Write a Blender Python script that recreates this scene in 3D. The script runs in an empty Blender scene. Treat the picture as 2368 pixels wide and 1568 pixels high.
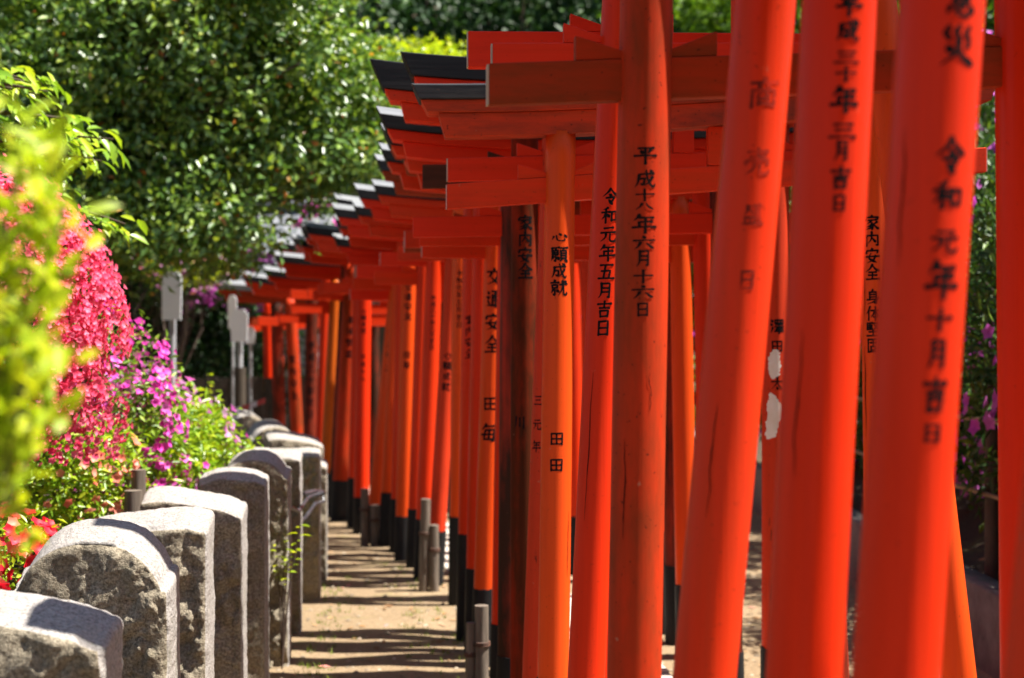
import bpy, math, random
import numpy as np
from mathutils import Vector, Matrix, noise

# ------------------------------------------------------------------ camera, sky, sun, exposure
scene = bpy.context.scene
COL = scene.collection
EYE = 1.6
F = 3288.0            # focal length in the measuring unit: 2367 units across the photo
CX, CY = 1183.5, 784.0

cam_d = bpy.data.cameras.new("camera")
cam = bpy.data.objects.new("camera", cam_d)
COL.objects.link(cam)
cam.location = (0, 0, EYE)
cam.rotation_euler = (math.radians(90), 0, 0)
cam_d.sensor_width = 36.0
cam_d.lens = 50.0
cam_d.clip_end = 400
cam_d.clip_start = 0.05
cam_d.dof.use_dof = True
cam_d.dof.focus_distance = 4.05
cam_d.dof.aperture_fstop = 2.9
scene.camera = cam

SUN_EL, SUN_AZ = math.radians(63), math.radians(93)    # azimuth from +Y towards +X
world = bpy.data.worlds.new("World")
scene.world = world
world.use_nodes = True
wn = world.node_tree.nodes
wl = world.node_tree.links
bg = wn["Background"]
sky = wn.new("ShaderNodeTexSky")
sky.sky_type = 'NISHITA'
sky.sun_disc = False
sky.sun_elevation = SUN_EL
sky.sun_rotation = SUN_AZ
wl.new(sky.outputs[0], bg.inputs[0])
bg.inputs[1].default_value = 0.05

sun_d = bpy.data.lights.new("sun", 'SUN')
sun_d.energy = 5.0
sun_d.angle = math.radians(0.5)
sun_d.color = (1.0, 0.95, 0.87)
sun = bpy.data.objects.new("sun", sun_d)
COL.objects.link(sun)
sdir = Vector((math.sin(SUN_AZ)*math.cos(SUN_EL), math.cos(SUN_AZ)*math.cos(SUN_EL), math.sin(SUN_EL)))
sun.rotation_euler = sdir.to_track_quat('Z', 'Y').to_euler()
sun.location = (6, 3, 12)

scene.view_settings.view_transform = 'Standard'
scene.view_settings.look = 'None'
scene.view_settings.exposure = 1.55
scene.view_settings.gamma = 1.0
scene.render.engine = 'CYCLES'
scene.cycles.use_denoising = True
scene.cycles.max_bounces = 8
scene.cycles.diffuse_bounces = 6
scene.cycles.glossy_bounces = 3
scene.cycles.transmission_bounces = 4
scene.cycles.sample_clamp_indirect = 6.0

rng = np.random.default_rng(7)
random.seed(7)

# ------------------------------------------------------------------ helpers
def link(o, parent=None):
    COL.objects.link(o)
    if parent is not None:
        o.parent = parent
    return o

def tag(o, label, cat, group=None):
    o["label"] = label
    o["category"] = cat
    if group:
        o["group"] = group
    return o

def thing(name, loc, label, cat, group=None, rz=0.0):
    o = bpy.data.objects.new(name, None)
    o.empty_display_size = 0.2
    COL.objects.link(o)
    o.location = loc
    o.rotation_euler = (0, 0, rz)
    return tag(o, label, cat, group)

class MB:
    """collects faces for ONE mesh object"""
    def __init__(s):
        s.v = []; s.f = []; s.mi = []; s.sm = []
    def add(s, vs, fs, mi=0, smooth=False):
        b = len(s.v)
        s.v += [tuple(p) for p in vs]
        for f in fs:
            s.f.append([b+i for i in f]); s.mi.append(mi); s.sm.append(smooth)
    def box(s, x0, x1, y0, y1, z0, z1, fn=None, mi=0):
        vs = [(x, y, z) for z in (z0, z1) for y in (y0, y1) for x in (x0, x1)]
        if fn: vs = [fn(p) for p in vs]
        s.add(vs, [(0,2,3,1),(4,5,7,6),(0,1,5,4),(2,6,7,3),(0,4,6,2),(1,3,7,5)], mi)
    def tube(s, pts, rad, n=10, cap=True, mi=0, smooth=True):
        pts = [Vector(p) for p in pts]
        if not hasattr(rad, '__len__'): rad = [rad]*len(pts)
        vs = []; fs = []
        ref = Vector((0.31, 0.2, 0.93)).normalized()
        for i, p in enumerate(pts):
            d = (pts[min(i+1, len(pts)-1)] - pts[max(i-1, 0)]).normalized()
            if abs(d.dot(ref)) > 0.98: ref = Vector((1, 0, 0))
            a = d.cross(ref).normalized(); b = d.cross(a)
            for k in range(n):
                t = 2*math.pi*k/n
                vs.append(p + (a*math.cos(t) + b*math.sin(t))*rad[i])
        for i in range(len(pts)-1):
            for k in range(n):
                fs.append((i*n+k, i*n+(k+1) % n, (i+1)*n+(k+1) % n, (i+1)*n+k))
        s.add(vs, fs, mi, smooth)
        if cap:
            s.add(vs[:n], [tuple(range(n))], mi)
            s.add(vs[-n:], [tuple(range(n-1, -1, -1))], mi)
    def build(s, name, mats, parent=None, bevel=0.0, loc=None):
        me = bpy.data.meshes.new(name)
        me.from_pydata(s.v, [], s.f)
        if not isinstance(mats, (list, tuple)): mats = [mats]
        for m in mats: me.materials.append(m)
        me.polygons.foreach_set("material_index", s.mi)
        me.polygons.foreach_set("use_smooth", s.sm)
        me.update()
        o = bpy.data.objects.new(name, me)
        link(o, parent)
        if loc is not None: o.location = loc
        if bevel > 0:
            md = o.modifiers.new("bevel", 'BEVEL'); md.width = bevel; md.segments = 2; md.limit_method = 'ANGLE'
        return o

# ------------------------------------------------------------------ materials
def new_mat(name):
    m = bpy.data.materials.new(name)
    m.use_nodes = True
    nt = m.node_tree
    return m, nt, nt.nodes["Principled BSDF"]

def N(nt, typ, **kw):
    n = nt.nodes.new(typ)
    for k, v in kw.items():
        setattr(n, k, v)
    return n

def noise_node(nt, vec, scale, detail=4.0, rough=0.6):
    n = N(nt, "ShaderNodeTexNoise")
    n.inputs["Scale"].default_value = scale
    n.inputs["Detail"].default_value = detail
    n.inputs["Roughness"].default_value = rough
    nt.links.new(vec, n.inputs["Vector"])
    return n.outputs["Fac"]

def ramp(nt, fac, stops):
    r = N(nt, "ShaderNodeValToRGB")
    cr = r.color_ramp
    while len(cr.elements) < len(stops): cr.elements.new(0.5)
    for e, (p, c) in zip(cr.elements, stops):
        e.position = p
        e.color = (c[0], c[1], c[2], 1) if hasattr(c, '__len__') else (c, c, c, 1)
    nt.links.new(fac, r.inputs[0])
    return r.outputs[0]

def mixc(nt, fac, a, b, mode='MIX'):
    m = N(nt, "ShaderNodeMix", data_type='RGBA', blend_type=mode)
    for sock, v in ((m.inputs[0], fac), (m.inputs[6], a), (m.inputs[7], b)):
        if hasattr(v, 'is_output'): nt.links.new(v, sock)
        elif hasattr(v, '__len__'): sock.default_value = (v[0], v[1], v[2], 1)
        else: sock.default_value = v
    return m.outputs[2]

def obj_coords(nt, scale=(1, 1, 1), rand=True):
    tc = N(nt, "ShaderNodeTexCoord")
    src = tc.outputs["Object"]
    if rand:
        oi = N(nt, "ShaderNodeObjectInfo")
        mul = N(nt, "ShaderNodeMath", operation='MULTIPLY'); mul.inputs[1].default_value = 37.0
        nt.links.new(oi.outputs["Random"], mul.inputs[0])
        ad = N(nt, "ShaderNodeVectorMath", operation='ADD')
        nt.links.new(src, ad.inputs[0]); nt.links.new(mul.outputs[0], ad.inputs[1])
        src = ad.outputs[0]
    mp = N(nt, "ShaderNodeMapping")
    mp.inputs["Scale"].default_value = scale
    nt.links.new(src, mp.inputs["Vector"])
    return mp.outputs[0], src

def bump(nt, bsdf, h, strength=0.2, dist=0.01):
    b = N(nt, "ShaderNodeBump")
    b.inputs["Strength"].default_value = strength
    b.inputs["Distance"].default_value = dist
    nt.links.new(h, b.inputs["Height"])
    nt.links.new(b.outputs[0], bsdf.inputs["Normal"])

def paint(name, c1, c2, stain, amount=0.25, speck=0.5, rough=0.34, along='z', peel=None, peel_amt=0.0, spec=0.13):
    """weathered paint: fine brush streaks along the timber, stains, specks, optional peeling"""
    m, nt, b = new_mat(name)
    sc = (38, 38, 0.9) if along == 'z' else (0.9, 38, 38)
    st, raw = obj_coords(nt, sc)
    s1 = noise_node(nt, st, 1.0, 5, 0.6)
    col = mixc(nt, ramp(nt, s1, [(0.35, 0.0), (0.65, 1.0)]), c1, c2)
    sc2 = (7, 7, 1.6) if along == 'z' else (1.6, 7, 7)
    mp2 = N(nt, "ShaderNodeMapping"); mp2.inputs["Scale"].default_value = sc2
    nt.links.new(raw, mp2.inputs["Vector"])
    s2 = noise_node(nt, mp2.outputs[0], 1.0, 7, 0.68)
    a0 = 0.72 - 0.35*amount
    col = mixc(nt, ramp(nt, s2, [(a0-0.1, 0.0), (a0+0.12, min(1.0, 0.35+amount))]), col, stain)
    s3 = noise_node(nt, raw, 85.0, 2, 0.5)
    col = mixc(nt, ramp(nt, s3, [(0.68, 0.0), (0.74, speck)]), col, (0.05, 0.012, 0.006))
    s5 = noise_node(nt, mp2.outputs[0], 4.2, 4, 0.6)
    col = mixc(nt, ramp(nt, s5, [(0.715, 0.0), (0.735, min(0.8, speck*1.1))]), col, (0.055, 0.020, 0.010))
    s6 = noise_node(nt, raw, 21.0, 3, 0.55)
    col = mixc(nt, ramp(nt, s6, [(0.735, 0.0), (0.75, speck*0.7)]), col, (0.42, 0.20, 0.12))
    if peel:
        s4 = noise_node(nt, mp2.outputs[0], 3.1, 8, 0.72)
        e = 0.68 - 0.3*peel_amt
        col = mixc(nt, ramp(nt, s4, [(e, 0.0), (e+0.015, 1.0)]), col, peel)
    nt.links.new(col, b.inputs["Base Color"])
    rg = ramp(nt, s2, [(0.3, rough-0.06), (0.75, rough+0.25)])
    nt.links.new(rg, b.inputs["Roughness"])
    b.inputs["Specular IOR Level"].default_value = spec
    bump(nt, b, s1, 0.3, 0.004)
    return m

RED = (0.66, 0.032, 0.010)
M = {}
M['red'] = paint("vermilion_paint", (0.72, 0.036, 0.006), (0.62, 0.038, 0.007), (0.32, 0.022, 0.008), 0.15, 0.35)
M['red_bright'] = paint("fresh_vermilion_paint", (0.72, 0.031, 0.004), (0.64, 0.027, 0.004), (0.48, 0.016, 0.006), 0.05, 0.15, 0.36)
M['red_orange'] = paint("orange_vermilion_paint", (0.74, 0.075, 0.008), (0.66, 0.062, 0.008), (0.40, 0.030, 0.008), 0.12, 0.3)
M['red_old'] = paint("weathered_vermilion_paint", (0.56, 0.036, 0.008), (0.44, 0.036, 0.008), (0.17, 0.036, 0.010), 0.55, 0.8, 0.5, spec=0.08)
M['brown'] = paint("dark_brown_timber", (0.095, 0.020, 0.007), (0.058, 0.015, 0.006), (0.40, 0.026, 0.007), 0.40, 0.3, 0.6, spec=0.04)
M['red_worn'] = paint("worn_vermilion_paint", (0.42, 0.030, 0.010), (0.20, 0.022, 0.009), (0.045, 0.016, 0.008), 0.8, 0.6, 0.55)
M['red_peel'] = paint("peeling_vermilion_paint", (0.62, 0.042, 0.011), (0.52, 0.040, 0.010), (0.2, 0.02, 0.008), 0.2, 0.5, 0.5,
                      peel=(0.02, 0.010, 0.007), peel_amt=0.12)
M['orange'] = paint("faded_orange_paint", (0.62, 0.12, 0.010), (0.52, 0.10, 0.010), (0.30, 0.04, 0.01), 0.25, 0.4)
M['beam'] = paint("vermilion_beam_paint", (0.72, 0.037, 0.007), (0.62, 0.040, 0.008), (0.30, 0.024, 0.009), 0.22, 0.5, along='x')
M['beam_bright'] = paint("fresh_vermilion_beam_paint", (0.76, 0.030, 0.007), (0.68, 0.028, 0.006), (0.45, 0.018, 0.007), 0.08, 0.2, 0.38, along='x')
M['beam_old'] = paint("weathered_vermilion_beam_paint", (0.42, 0.034, 0.008), (0.32, 0.034, 0.008), (0.16, 0.036, 0.010), 0.55, 0.8, 0.5, along='x', spec=0.08)
M['beam_brown'] = paint("dark_brown_beam_timber", (0.085, 0.025, 0.011), (0.06, 0.020, 0.010), (0.03, 0.014, 0.008), 0.4, 0.5, 0.55, along='x')
M['beam_stained'] = paint("sooty_vermilion_beam_paint", (0.64, 0.045, 0.012), (0.52, 0.050, 0.013), (0.13, 0.030, 0.016), 0.5, 0.7, 0.5, along='x',
                          peel=(0.03, 0.016, 0.010), peel_amt=0.03)
M['black'] = paint("black_lacquer", (0.008, 0.008, 0.009), (0.013, 0.012, 0.013), (0.028, 0.026, 0.025), 0.3, 0.1, 0.42, along='x')
M['black_worn'] = paint("worn_black_lacquer", (0.030, 0.032, 0.036), (0.020, 0.021, 0.024), (0.075, 0.070, 0.062), 0.5, 0.1, 0.5, along='x')
M['cap_top'] = paint("pale_grey_cap_top", (0.22, 0.225, 0.235), (0.15, 0.155, 0.165), (0.06, 0.06, 0.065), 0.45, 0.1, 0.38, along='x', spec=0.5)  # lighter grey than the cap sides, for the sloping top faces
M['black_base'] = paint("black_base_paint", (0.011, 0.011, 0.012), (0.017, 0.016, 0.017), (0.05, 0.045, 0.042), 0.25, 0.1, 0.5)
M['pale'] = paint("pale_end_grain", (0.50, 0.40, 0.30), (0.42, 0.33, 0.25), (0.2, 0.14, 0.09), 0.3, 0.3, 0.7)
M['pink_end'] = paint("pinkish_primer_end", (0.62, 0.34, 0.28), (0.55, 0.30, 0.25), (0.4, 0.14, 0.08), 0.3, 0.2, 0.6)

def simple(name, c1, c2, scale=8.0, rough=0.6, bstr=0.15, detail=5, spec=0.5, scl=(1, 1, 1)):
    m, nt, b = new_mat(name)
    v, raw = obj_coords(nt, scl)
    s = noise_node(nt, v, scale, detail, 0.65)
    nt.links.new(ramp(nt, s, [(0.35, c1), (0.68, c2)]), b.inputs["Base Color"])
    b.inputs["Roughness"].default_value = rough
    b.inputs["Specular IOR Level"].default_value = spec
    if bstr: bump(nt, b, s, bstr, 0.01)
    return m
M['ink'] = simple("black_ink", (0.004, 0.004, 0.005), (0.010, 0.008, 0.008), 60, 0.7, 0, spec=0.08)
M['ink_faded'] = simple("faded_ink", (0.12, 0.016, 0.010), (0.64, 0.034, 0.010), 42, 0.6, 0, spec=0.1)
M['ink_soft'] = simple("soft_ink", (0.006, 0.005, 0.005), (0.022, 0.009, 0.007), 45, 0.7, 0, spec=0.08)
M['wood_grey'] = simple("grey_weathered_wood", (0.085, 0.064, 0.047), (0.19, 0.15, 0.115), 5, 0.75, 0.3, scl=(12, 12, 1))
M['wood_dark'] = simple("dark_fence_wood", (0.035, 0.026, 0.018), (0.075, 0.055, 0.036), 5, 0.75, 0.3, scl=(10, 10, 1.2))
M['bamboo'] = simple("old_bamboo", (0.16, 0.11, 0.055), (0.27, 0.19, 0.10), 6, 0.55, 0.1)
M['wire'] = simple("rusty_wire", (0.05, 0.03, 0.02), (0.14, 0.055, 0.03), 20, 0.7, 0.1)
M['iron'] = simple("black_iron", (0.02, 0.02, 0.025), (0.06, 0.06, 0.07), 20, 0.38, 0.1)
M['bark'] = simple("tree_bark", (0.035, 0.022, 0.014), (0.10, 0.065, 0.040), 6, 0.85, 0.5, scl=(5, 5, 1))
M['twig'] = simple("azalea_twig", (0.045, 0.028, 0.020), (0.10, 0.065, 0.045), 12, 0.8, 0.3)
M['crack'] = simple("dark_crack", (0.05, 0.010, 0.006), (0.14, 0.016, 0.007), 60, 0.8, 0, spec=0.05)
M['paper'] = simple("torn_white_paper", (0.72, 0.66, 0.54), (0.80, 0.77, 0.70), 14, 0.7, 0.1)
M['sign'] = simple("white_sign_paint", (0.76, 0.79, 0.83), (0.82, 0.84, 0.87), 4, 0.5, 0.05)
M['post_grey'] = simple("grey_metal_post", (0.33, 0.34, 0.36), (0.42, 0.43, 0.45), 4, 0.5, 0.05)
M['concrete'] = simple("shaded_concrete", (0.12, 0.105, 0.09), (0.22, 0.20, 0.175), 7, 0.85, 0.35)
M['roof_tile'] = simple("grey_roof_tile", (0.11, 0.115, 0.13), (0.19, 0.20, 0.22), 9, 0.55, 0.2)
M['plaster'] = simple("grey_plaster", (0.25, 0.27, 0.30), (0.33, 0.35, 0.37), 3, 0.8, 0.1)
M['tape_white'] = simple("white_tape", (0.62, 0.63, 0.72), (0.7, 0.7, 0.78), 5, 0.5, 0)
M['tape_red'] = simple("red_tape", (0.45, 0.05, 0.05), (0.5, 0.07, 0.06), 5, 0.5, 0)
M['lantern'] = simple("pale_granite", (0.48, 0.46, 0.41), (0.62, 0.60, 0.55), 30, 0.8, 0.3)

def granite(name, light, mid, dark, stain, stain_amt):
    m, nt, b = new_mat(name)
    v, raw = obj_coords(nt)
    fine = noise_node(nt, raw, 105.0, 3, 0.75)
    col = ramp(nt, fine, [(0.30, dark), (0.48, mid), (0.64, light)])
    vo = N(nt, "ShaderNodeTexVoronoi"); vo.inputs["Scale"].default_value = 120.0
    nt.links.new(raw, vo.inputs["Vector"])
    col = mixc(nt, ramp(nt, vo.outputs["Distance"], [(0.12, 0.45), (0.22, 0.0)]), col, (0.03, 0.026, 0.023))
    big = noise_node(nt, raw, 5.0, 6, 0.65)
    col = mixc(nt, ramp(nt, big, [(0.40, stain_amt), (0.66, 0.0)]), col, stain)
    moss = noise_node(nt, raw, 9.0, 6, 0.7)
    col = mixc(nt, ramp(nt, moss, [(0.56, 0.0), (0.72, 0.45)]), col, (0.16, 0.155, 0.07))
    nt.links.new(col, b.inputs["Base Color"])
    b.inputs["Roughness"].default_value = 0.82
    bump(nt, b, mixc(nt, 0.6, fine, noise_node(nt, raw, 34.0, 6, 0.75)), 0.9, 0.012)
    return m
M['granite'] = granite("dressed_granite", (0.40, 0.37, 0.345), (0.30, 0.275, 0.255), (0.10, 0.092, 0.086), (0.30, 0.26, 0.22), 0.35)
M['granite_rough'] = granite("rough_granite", (0.40, 0.345, 0.25), (0.23, 0.19, 0.13), (0.05, 0.040, 0.028), (0.11, 0.085, 0.052), 0.40)

def leafmat(name, stops, rough=0.35, trans=0.35, spec=0.5, tint=None):
    m, nt, b = new_mat(name)
    geo = N(nt, "ShaderNodeNewGeometry")
    col = ramp(nt, geo.outputs["Random Per Island"], stops)
    nt.links.new(col, b.inputs["Base Color"])
    b.inputs["Roughness"].default_value = rough
    b.inputs["Specular IOR Level"].default_value = spec
    tr = N(nt, "ShaderNodeBsdfTranslucent")
    tc = mixc(nt, 1.0, col, tint or (1.0, 1.0, 0.5), 'MULTIPLY')
    nt.links.new(tc, tr.inputs[0])
    mx = N(nt, "ShaderNodeMixShader"); mx.inputs[0].default_value = trans
    nt.links.new(b.outputs[0], mx.inputs[1]); nt.links.new(tr.outputs[0], mx.inputs[2])
    nt.links.new(mx.outputs[0], nt.nodes["Material Output"].inputs[0])
    return m
M['camellia'] = leafmat("glossy_evergreen_leaf", [(0.0, (0.066, 0.148, 0.030)), (0.45, (0.14, 0.26, 0.042)), (0.8, (0.28, 0.41, 0.05)), (0.985, (0.32, 0.38, 0.045)), (0.99, (0.65, 0.20, 0.04))], 0.36, 0.38, 0.9)
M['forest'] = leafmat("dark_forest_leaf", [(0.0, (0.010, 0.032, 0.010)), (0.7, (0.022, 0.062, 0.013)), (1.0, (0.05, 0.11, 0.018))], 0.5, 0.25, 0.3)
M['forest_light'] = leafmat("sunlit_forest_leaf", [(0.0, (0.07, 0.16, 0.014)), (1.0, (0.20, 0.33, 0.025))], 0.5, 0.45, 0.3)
M['yellowgreen'] = leafmat("yellow_green_leaf", [(0.0, (0.26, 0.38, 0.012)), (0.6, (0.44, 0.54, 0.015)), (1.0, (0.60, 0.60, 0.02))], 0.45, 0.5, 0.3)
M['fresh'] = leafmat("fresh_green_leaf", [(0.0, (0.15, 0.30, 0.015)), (0.6, (0.31, 0.47, 0.02)), (1.0, (0.48, 0.54, 0.025))], 0.35, 0.4, 0.5)
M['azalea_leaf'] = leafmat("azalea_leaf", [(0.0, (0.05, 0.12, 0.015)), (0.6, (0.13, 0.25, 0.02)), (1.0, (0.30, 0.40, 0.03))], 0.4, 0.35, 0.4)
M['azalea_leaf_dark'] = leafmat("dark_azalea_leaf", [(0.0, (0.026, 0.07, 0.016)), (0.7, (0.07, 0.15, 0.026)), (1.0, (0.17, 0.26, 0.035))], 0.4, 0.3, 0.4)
M['fl_pink'] = leafmat("hot_pink_petal", [(0.0, (0.78, 0.045, 0.13)), (0.6, (0.86, 0.11, 0.22)), (1.0, (0.90, 0.22, 0.33))], 0.5, 0.4, 0.3, (1, 1, 1))
M['fl_magenta'] = leafmat("magenta_petal", [(0.0, (0.74, 0.04, 0.42)), (0.6, (0.84, 0.09, 0.54)), (1.0, (0.86, 0.22, 0.66))], 0.5, 0.35, 0.3, (1, 1, 1))
M['fl_red'] = leafmat("crimson_petal", [(0.0, (0.62, 0.008, 0.02)), (0.7, (0.76, 0.02, 0.05)), (1.0, (0.80, 0.06, 0.10))], 0.5, 0.3, 0.3, (1, 1, 1))
M['fl_salmon'] = leafmat("salmon_petal", [(0.0, (0.78, 0.16, 0.10)), (1.0, (0.82, 0.32, 0.24))], 0.5, 0.3, 0.3, (1, 1, 1))
M['fl_lilac'] = leafmat("lilac_petal", [(0.0, (0.60, 0.10, 0.50)), (0.5, (0.68, 0.30, 0.62)), (1.0, (0.74, 0.5, 0.72))], 0.5, 0.35, 0.3, (1, 1, 1))
M['fl_violet'] = leafmat("violet_petal", [(0.0, (0.52, 0.06, 0.46)), (1.0, (0.72, 0.20, 0.62))], 0.5, 0.4, 0.3, (1, 1, 1))

def ground_mat(name, dry, mid, dark):
    m, nt, b = new_mat(name)
    v, raw = obj_coords(nt, rand=False)
    a = noise_node(nt, raw, 1.3, 7, 0.65)
    f = noise_node(nt, raw, 45.0, 5, 0.75)
    col = mixc(nt, ramp(nt, a, [(0.35, 0.0), (0.65, 1.0)]), dry, mid)
    col = mixc(nt, ramp(nt, f, [(0.30, 0.85), (0.55, 0.0)]), col, dark)
    g = noise_node(nt, raw, 130.0, 3, 0.7)
    col = mixc(nt, ramp(nt, g, [(0.60, 0.0), (0.70, 0.6)]), col, (0.55, 0.45, 0.33))
    gr = noise_node(nt, raw, 2.4, 5, 0.7)
    col = mixc(nt, ramp(nt, gr, [(0.58, 0.0), (0.72, 0.5)]), col, (0.16, 0.17, 0.045))
    nt.links.new(col, b.inputs["Base Color"])
    b.inputs["Roughness"].default_value = 0.92
    b.inputs["Specular IOR Level"].default_value = 0.2
    bump(nt, b, mixc(nt, 0.5, f, g), 0.6, 0.012)
    return m
M['dirt'] = ground_mat("dry_trodden_dirt", (0.285, 0.205, 0.120), (0.215, 0.150, 0.086), (0.115, 0.076, 0.043))
M['soil'] = ground_mat("dark_garden_soil", (0.085, 0.060, 0.038), (0.060, 0.043, 0.028), (0.03, 0.022, 0.016))
M['slab'] = simple("pale_paving_stone", (0.40, 0.36, 0.30), (0.54, 0.50, 0.43), 14, 0.8, 0.3)
M['pebble'] = leafmat("mixed_pebble", [(0.0, (0.13, 0.10, 0.07)), (0.7, (0.28, 0.22, 0.15)), (1.0, (0.42, 0.36, 0.28))], 0.9, 0.0, 0.2)
M['litter'] = leafmat("dry_leaf_litter", [(0.0, (0.16, 0.08, 0.035)), (0.6, (0.34, 0.19, 0.08)), (0.9, (0.5, 0.3, 0.16)), (1.0, (0.6, 0.2, 0.2))], 0.8, 0.1, 0.2)
M['grass'] = leafmat("short_grass", [(0.0, (0.10, 0.17, 0.02)), (1.0, (0.26, 0.32, 0.04))], 0.6, 0.3, 0.2)

# ------------------------------------------------------------------ terrain
def smooth(a, b, x):
    t = min(1.0, max(0.0, (x-a)/(b-a)))
    return t*t*(3-2*t)
KERB_X = 2.28
def stone_line(y):           # x of the stone row's path-side edge
    if y < 8.7: return -0.80 - 0.062*(y-2.9) - 0.004*max(0, y-6)
    return -1.17 - 0.10*(y-8.7) - 0.10*(y-8.7)**2
def ground_z(x, y):
    z = 0.024*noise.noise(Vector((x*1.9, y*1.9, 0))) + 0.010*noise.noise(Vector((x*5, y*5, 3)))
    e = stone_line(y) - 0.30
    near = 1 - smooth(10.5, 12.0, y)
    if x < e and y < 13:
        z += near*(0.45*smooth(0, 0.5, e-x) + 0.45*smooth(0.4, 2.2, e-x))
    if x > KERB_X + 0.08 and y > 0:
        z += 0.33 + 0.30*(x-KERB_X-0.08)*smooth(0, 1, x-KERB_X) if x < 8 else 0.33+0.30*5.64
    return z
def axis(a0, a1, far, step):
    xs = list(np.arange(a0, a1+1e-6, step))
    return [a0-60, a0-25, a0-10, a0-4] + xs + [a1+4, a1+10, a1+25, a1+60]
gx = sorted(set([round(v, 4) for v in axis(-5, 6, (60,), 0.1)] + [KERB_X+0.02, KERB_X+0.09]))
gy = [round(v, 4) for v in axis(0.6, 20, (60,), 0.12)]
gv = [(x, y, ground_z(x, y)) for y in gy for x in gx]
nx = len(gx)
gf = []; gm = []
for j in range(len(gy)-1):
    for i in range(nx-1):
        gf.append((j*nx+i, j*nx+i+1, (j+1)*nx+i+1, (j+1)*nx+i))
        cxm, cym = 0.5*(gx[i]+gx[i+1]), 0.5*(gy[j]+gy[j+1])
        gm.append(1 if (cxm > KERB_X or (cxm < stone_line(max(cym, 0.5))-0.28 and cym < 13)) else 0)
g = MB(); g.v = gv; g.f = gf; g.mi = gm; g.sm = [True]*len(gf)
ground = g.build("ground", [M['dirt'], M['soil']])
ground["kind"] = "structure"

def scatter_ok(x, y):
    return stone_line(y)-0.2 < x < KERB_X
# pebbles and leaf litter on the path
mb = MB()
for i in range(7000):
    y = 4.6 + 9*random.random()**1.5; x = random.uniform(-2.6, 2.2)
    if not scatter_ok(x, y): continue
    r = 0.004 + 0.014*random.random()**4
    z = ground_z(x, y)
    k = 6; a0 = random.random()*6
    ring = [(x+r*math.cos(a0+t*math.tau/k)*random.uniform(.8, 1.2), y+r*math.sin(a0+t*math.tau/k), z+r*0.15) for t in range(k)]
    top = (x+r*0.2, y, z+r*0.75)
    mb.add(ring+[top], [(t, (t+1) % k, k) for t in range(k)], 0, True)
o = mb.build("gravel", M['pebble']); o["kind"] = "stuff"
mb = MB()
for i in range(1500):
    y = 5.0 + 10*random.random(); x = random.uniform(-2.6, 5.5)
    if x < stone_line(y): continue
    if KERB_X-0.05 < x < KERB_X+0.2: continue
    z = ground_z(x, y)+0.004
    a = random.random()*math.tau; l = random.uniform(.012, .035); w = l*0.4
    d = Vector((math.cos(a), math.sin(a), random.uniform(-.1, .25)))*l; s = Vector((-math.sin(a), math.cos(a), random.uniform(0, .5)))*w
    p = Vector((x, y, z+.004))
    mb.add([p-d, p+s, p+d, p-s], [(0, 1, 2), (0, 2, 3)])
o = mb.build("leaf_litter", M['litter']); o["kind"] = "stuff"
mb = MB()
for i in range(190):
    if random.random() < .5:
        y = random.uniform(5.4, 9.5); x = stone_line(y) + abs(random.gauss(0.02, 0.10))
    else:
        y = random.uniform(5.4, 10.0); x = -0.155*(y-5.0)+0.02 + random.gauss(0, .10)
    z = ground_z(x, y)
    for b_ in range(7):
        a = random.random()*math.tau; h = random.uniform(.012, .04)
        p = Vector((x+random.gauss(0, .012), y+random.gauss(0, .012), z-.003))
        s = Vector((math.cos(a), math.sin(a), 0))*.003
        t = p + Vector((random.gauss(0, .35)*h, random.gauss(0, .35)*h, h))
        mb.add([p-s, p+s, t], [(0, 1, 2)])
o = mb.build("grass", M['grass']); o["kind"] = "stuff"

# concrete kerb on the right, under the hedge
mb = MB()
ys = np.arange(1.0, 20.01, 0.25)
for i in range(len(ys)-1):
    ya, yb = ys[i], ys[i+1]
    def kx(y): return KERB_X + 0.012*noise.noise(Vector((y*1.1, 0, 5)))
    def kz(y): return 0.39 + 0.012*noise.noise(Vector((y*1.7, 4, 5)))
    v = [(kx(ya), ya, -0.05), (kx(yb), yb, -0.05), (kx(yb)+0.01, yb, kz(yb)-.012), (kx(ya)+0.01, ya, kz(ya)-.012),
         (kx(yb)+.025, yb, kz(yb)), (kx(ya)+.025, ya, kz(ya)), (kx(yb)+.15, yb, kz(yb)), (kx(ya)+.15, ya, kz(ya)), (kx(yb)+.15, yb, 0), (kx(ya)+.15, ya, 0)]
    mb.add(v, [(0, 3, 2, 1), (3, 5, 4, 2), (5, 7, 6, 4), (7, 9, 8, 6)], 0, True)
o = mb.build("retaining_wall", M['concrete'])
tag(o, "low dark concrete retaining wall below the flowering hedge right of the gates", "retaining wall")

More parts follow.
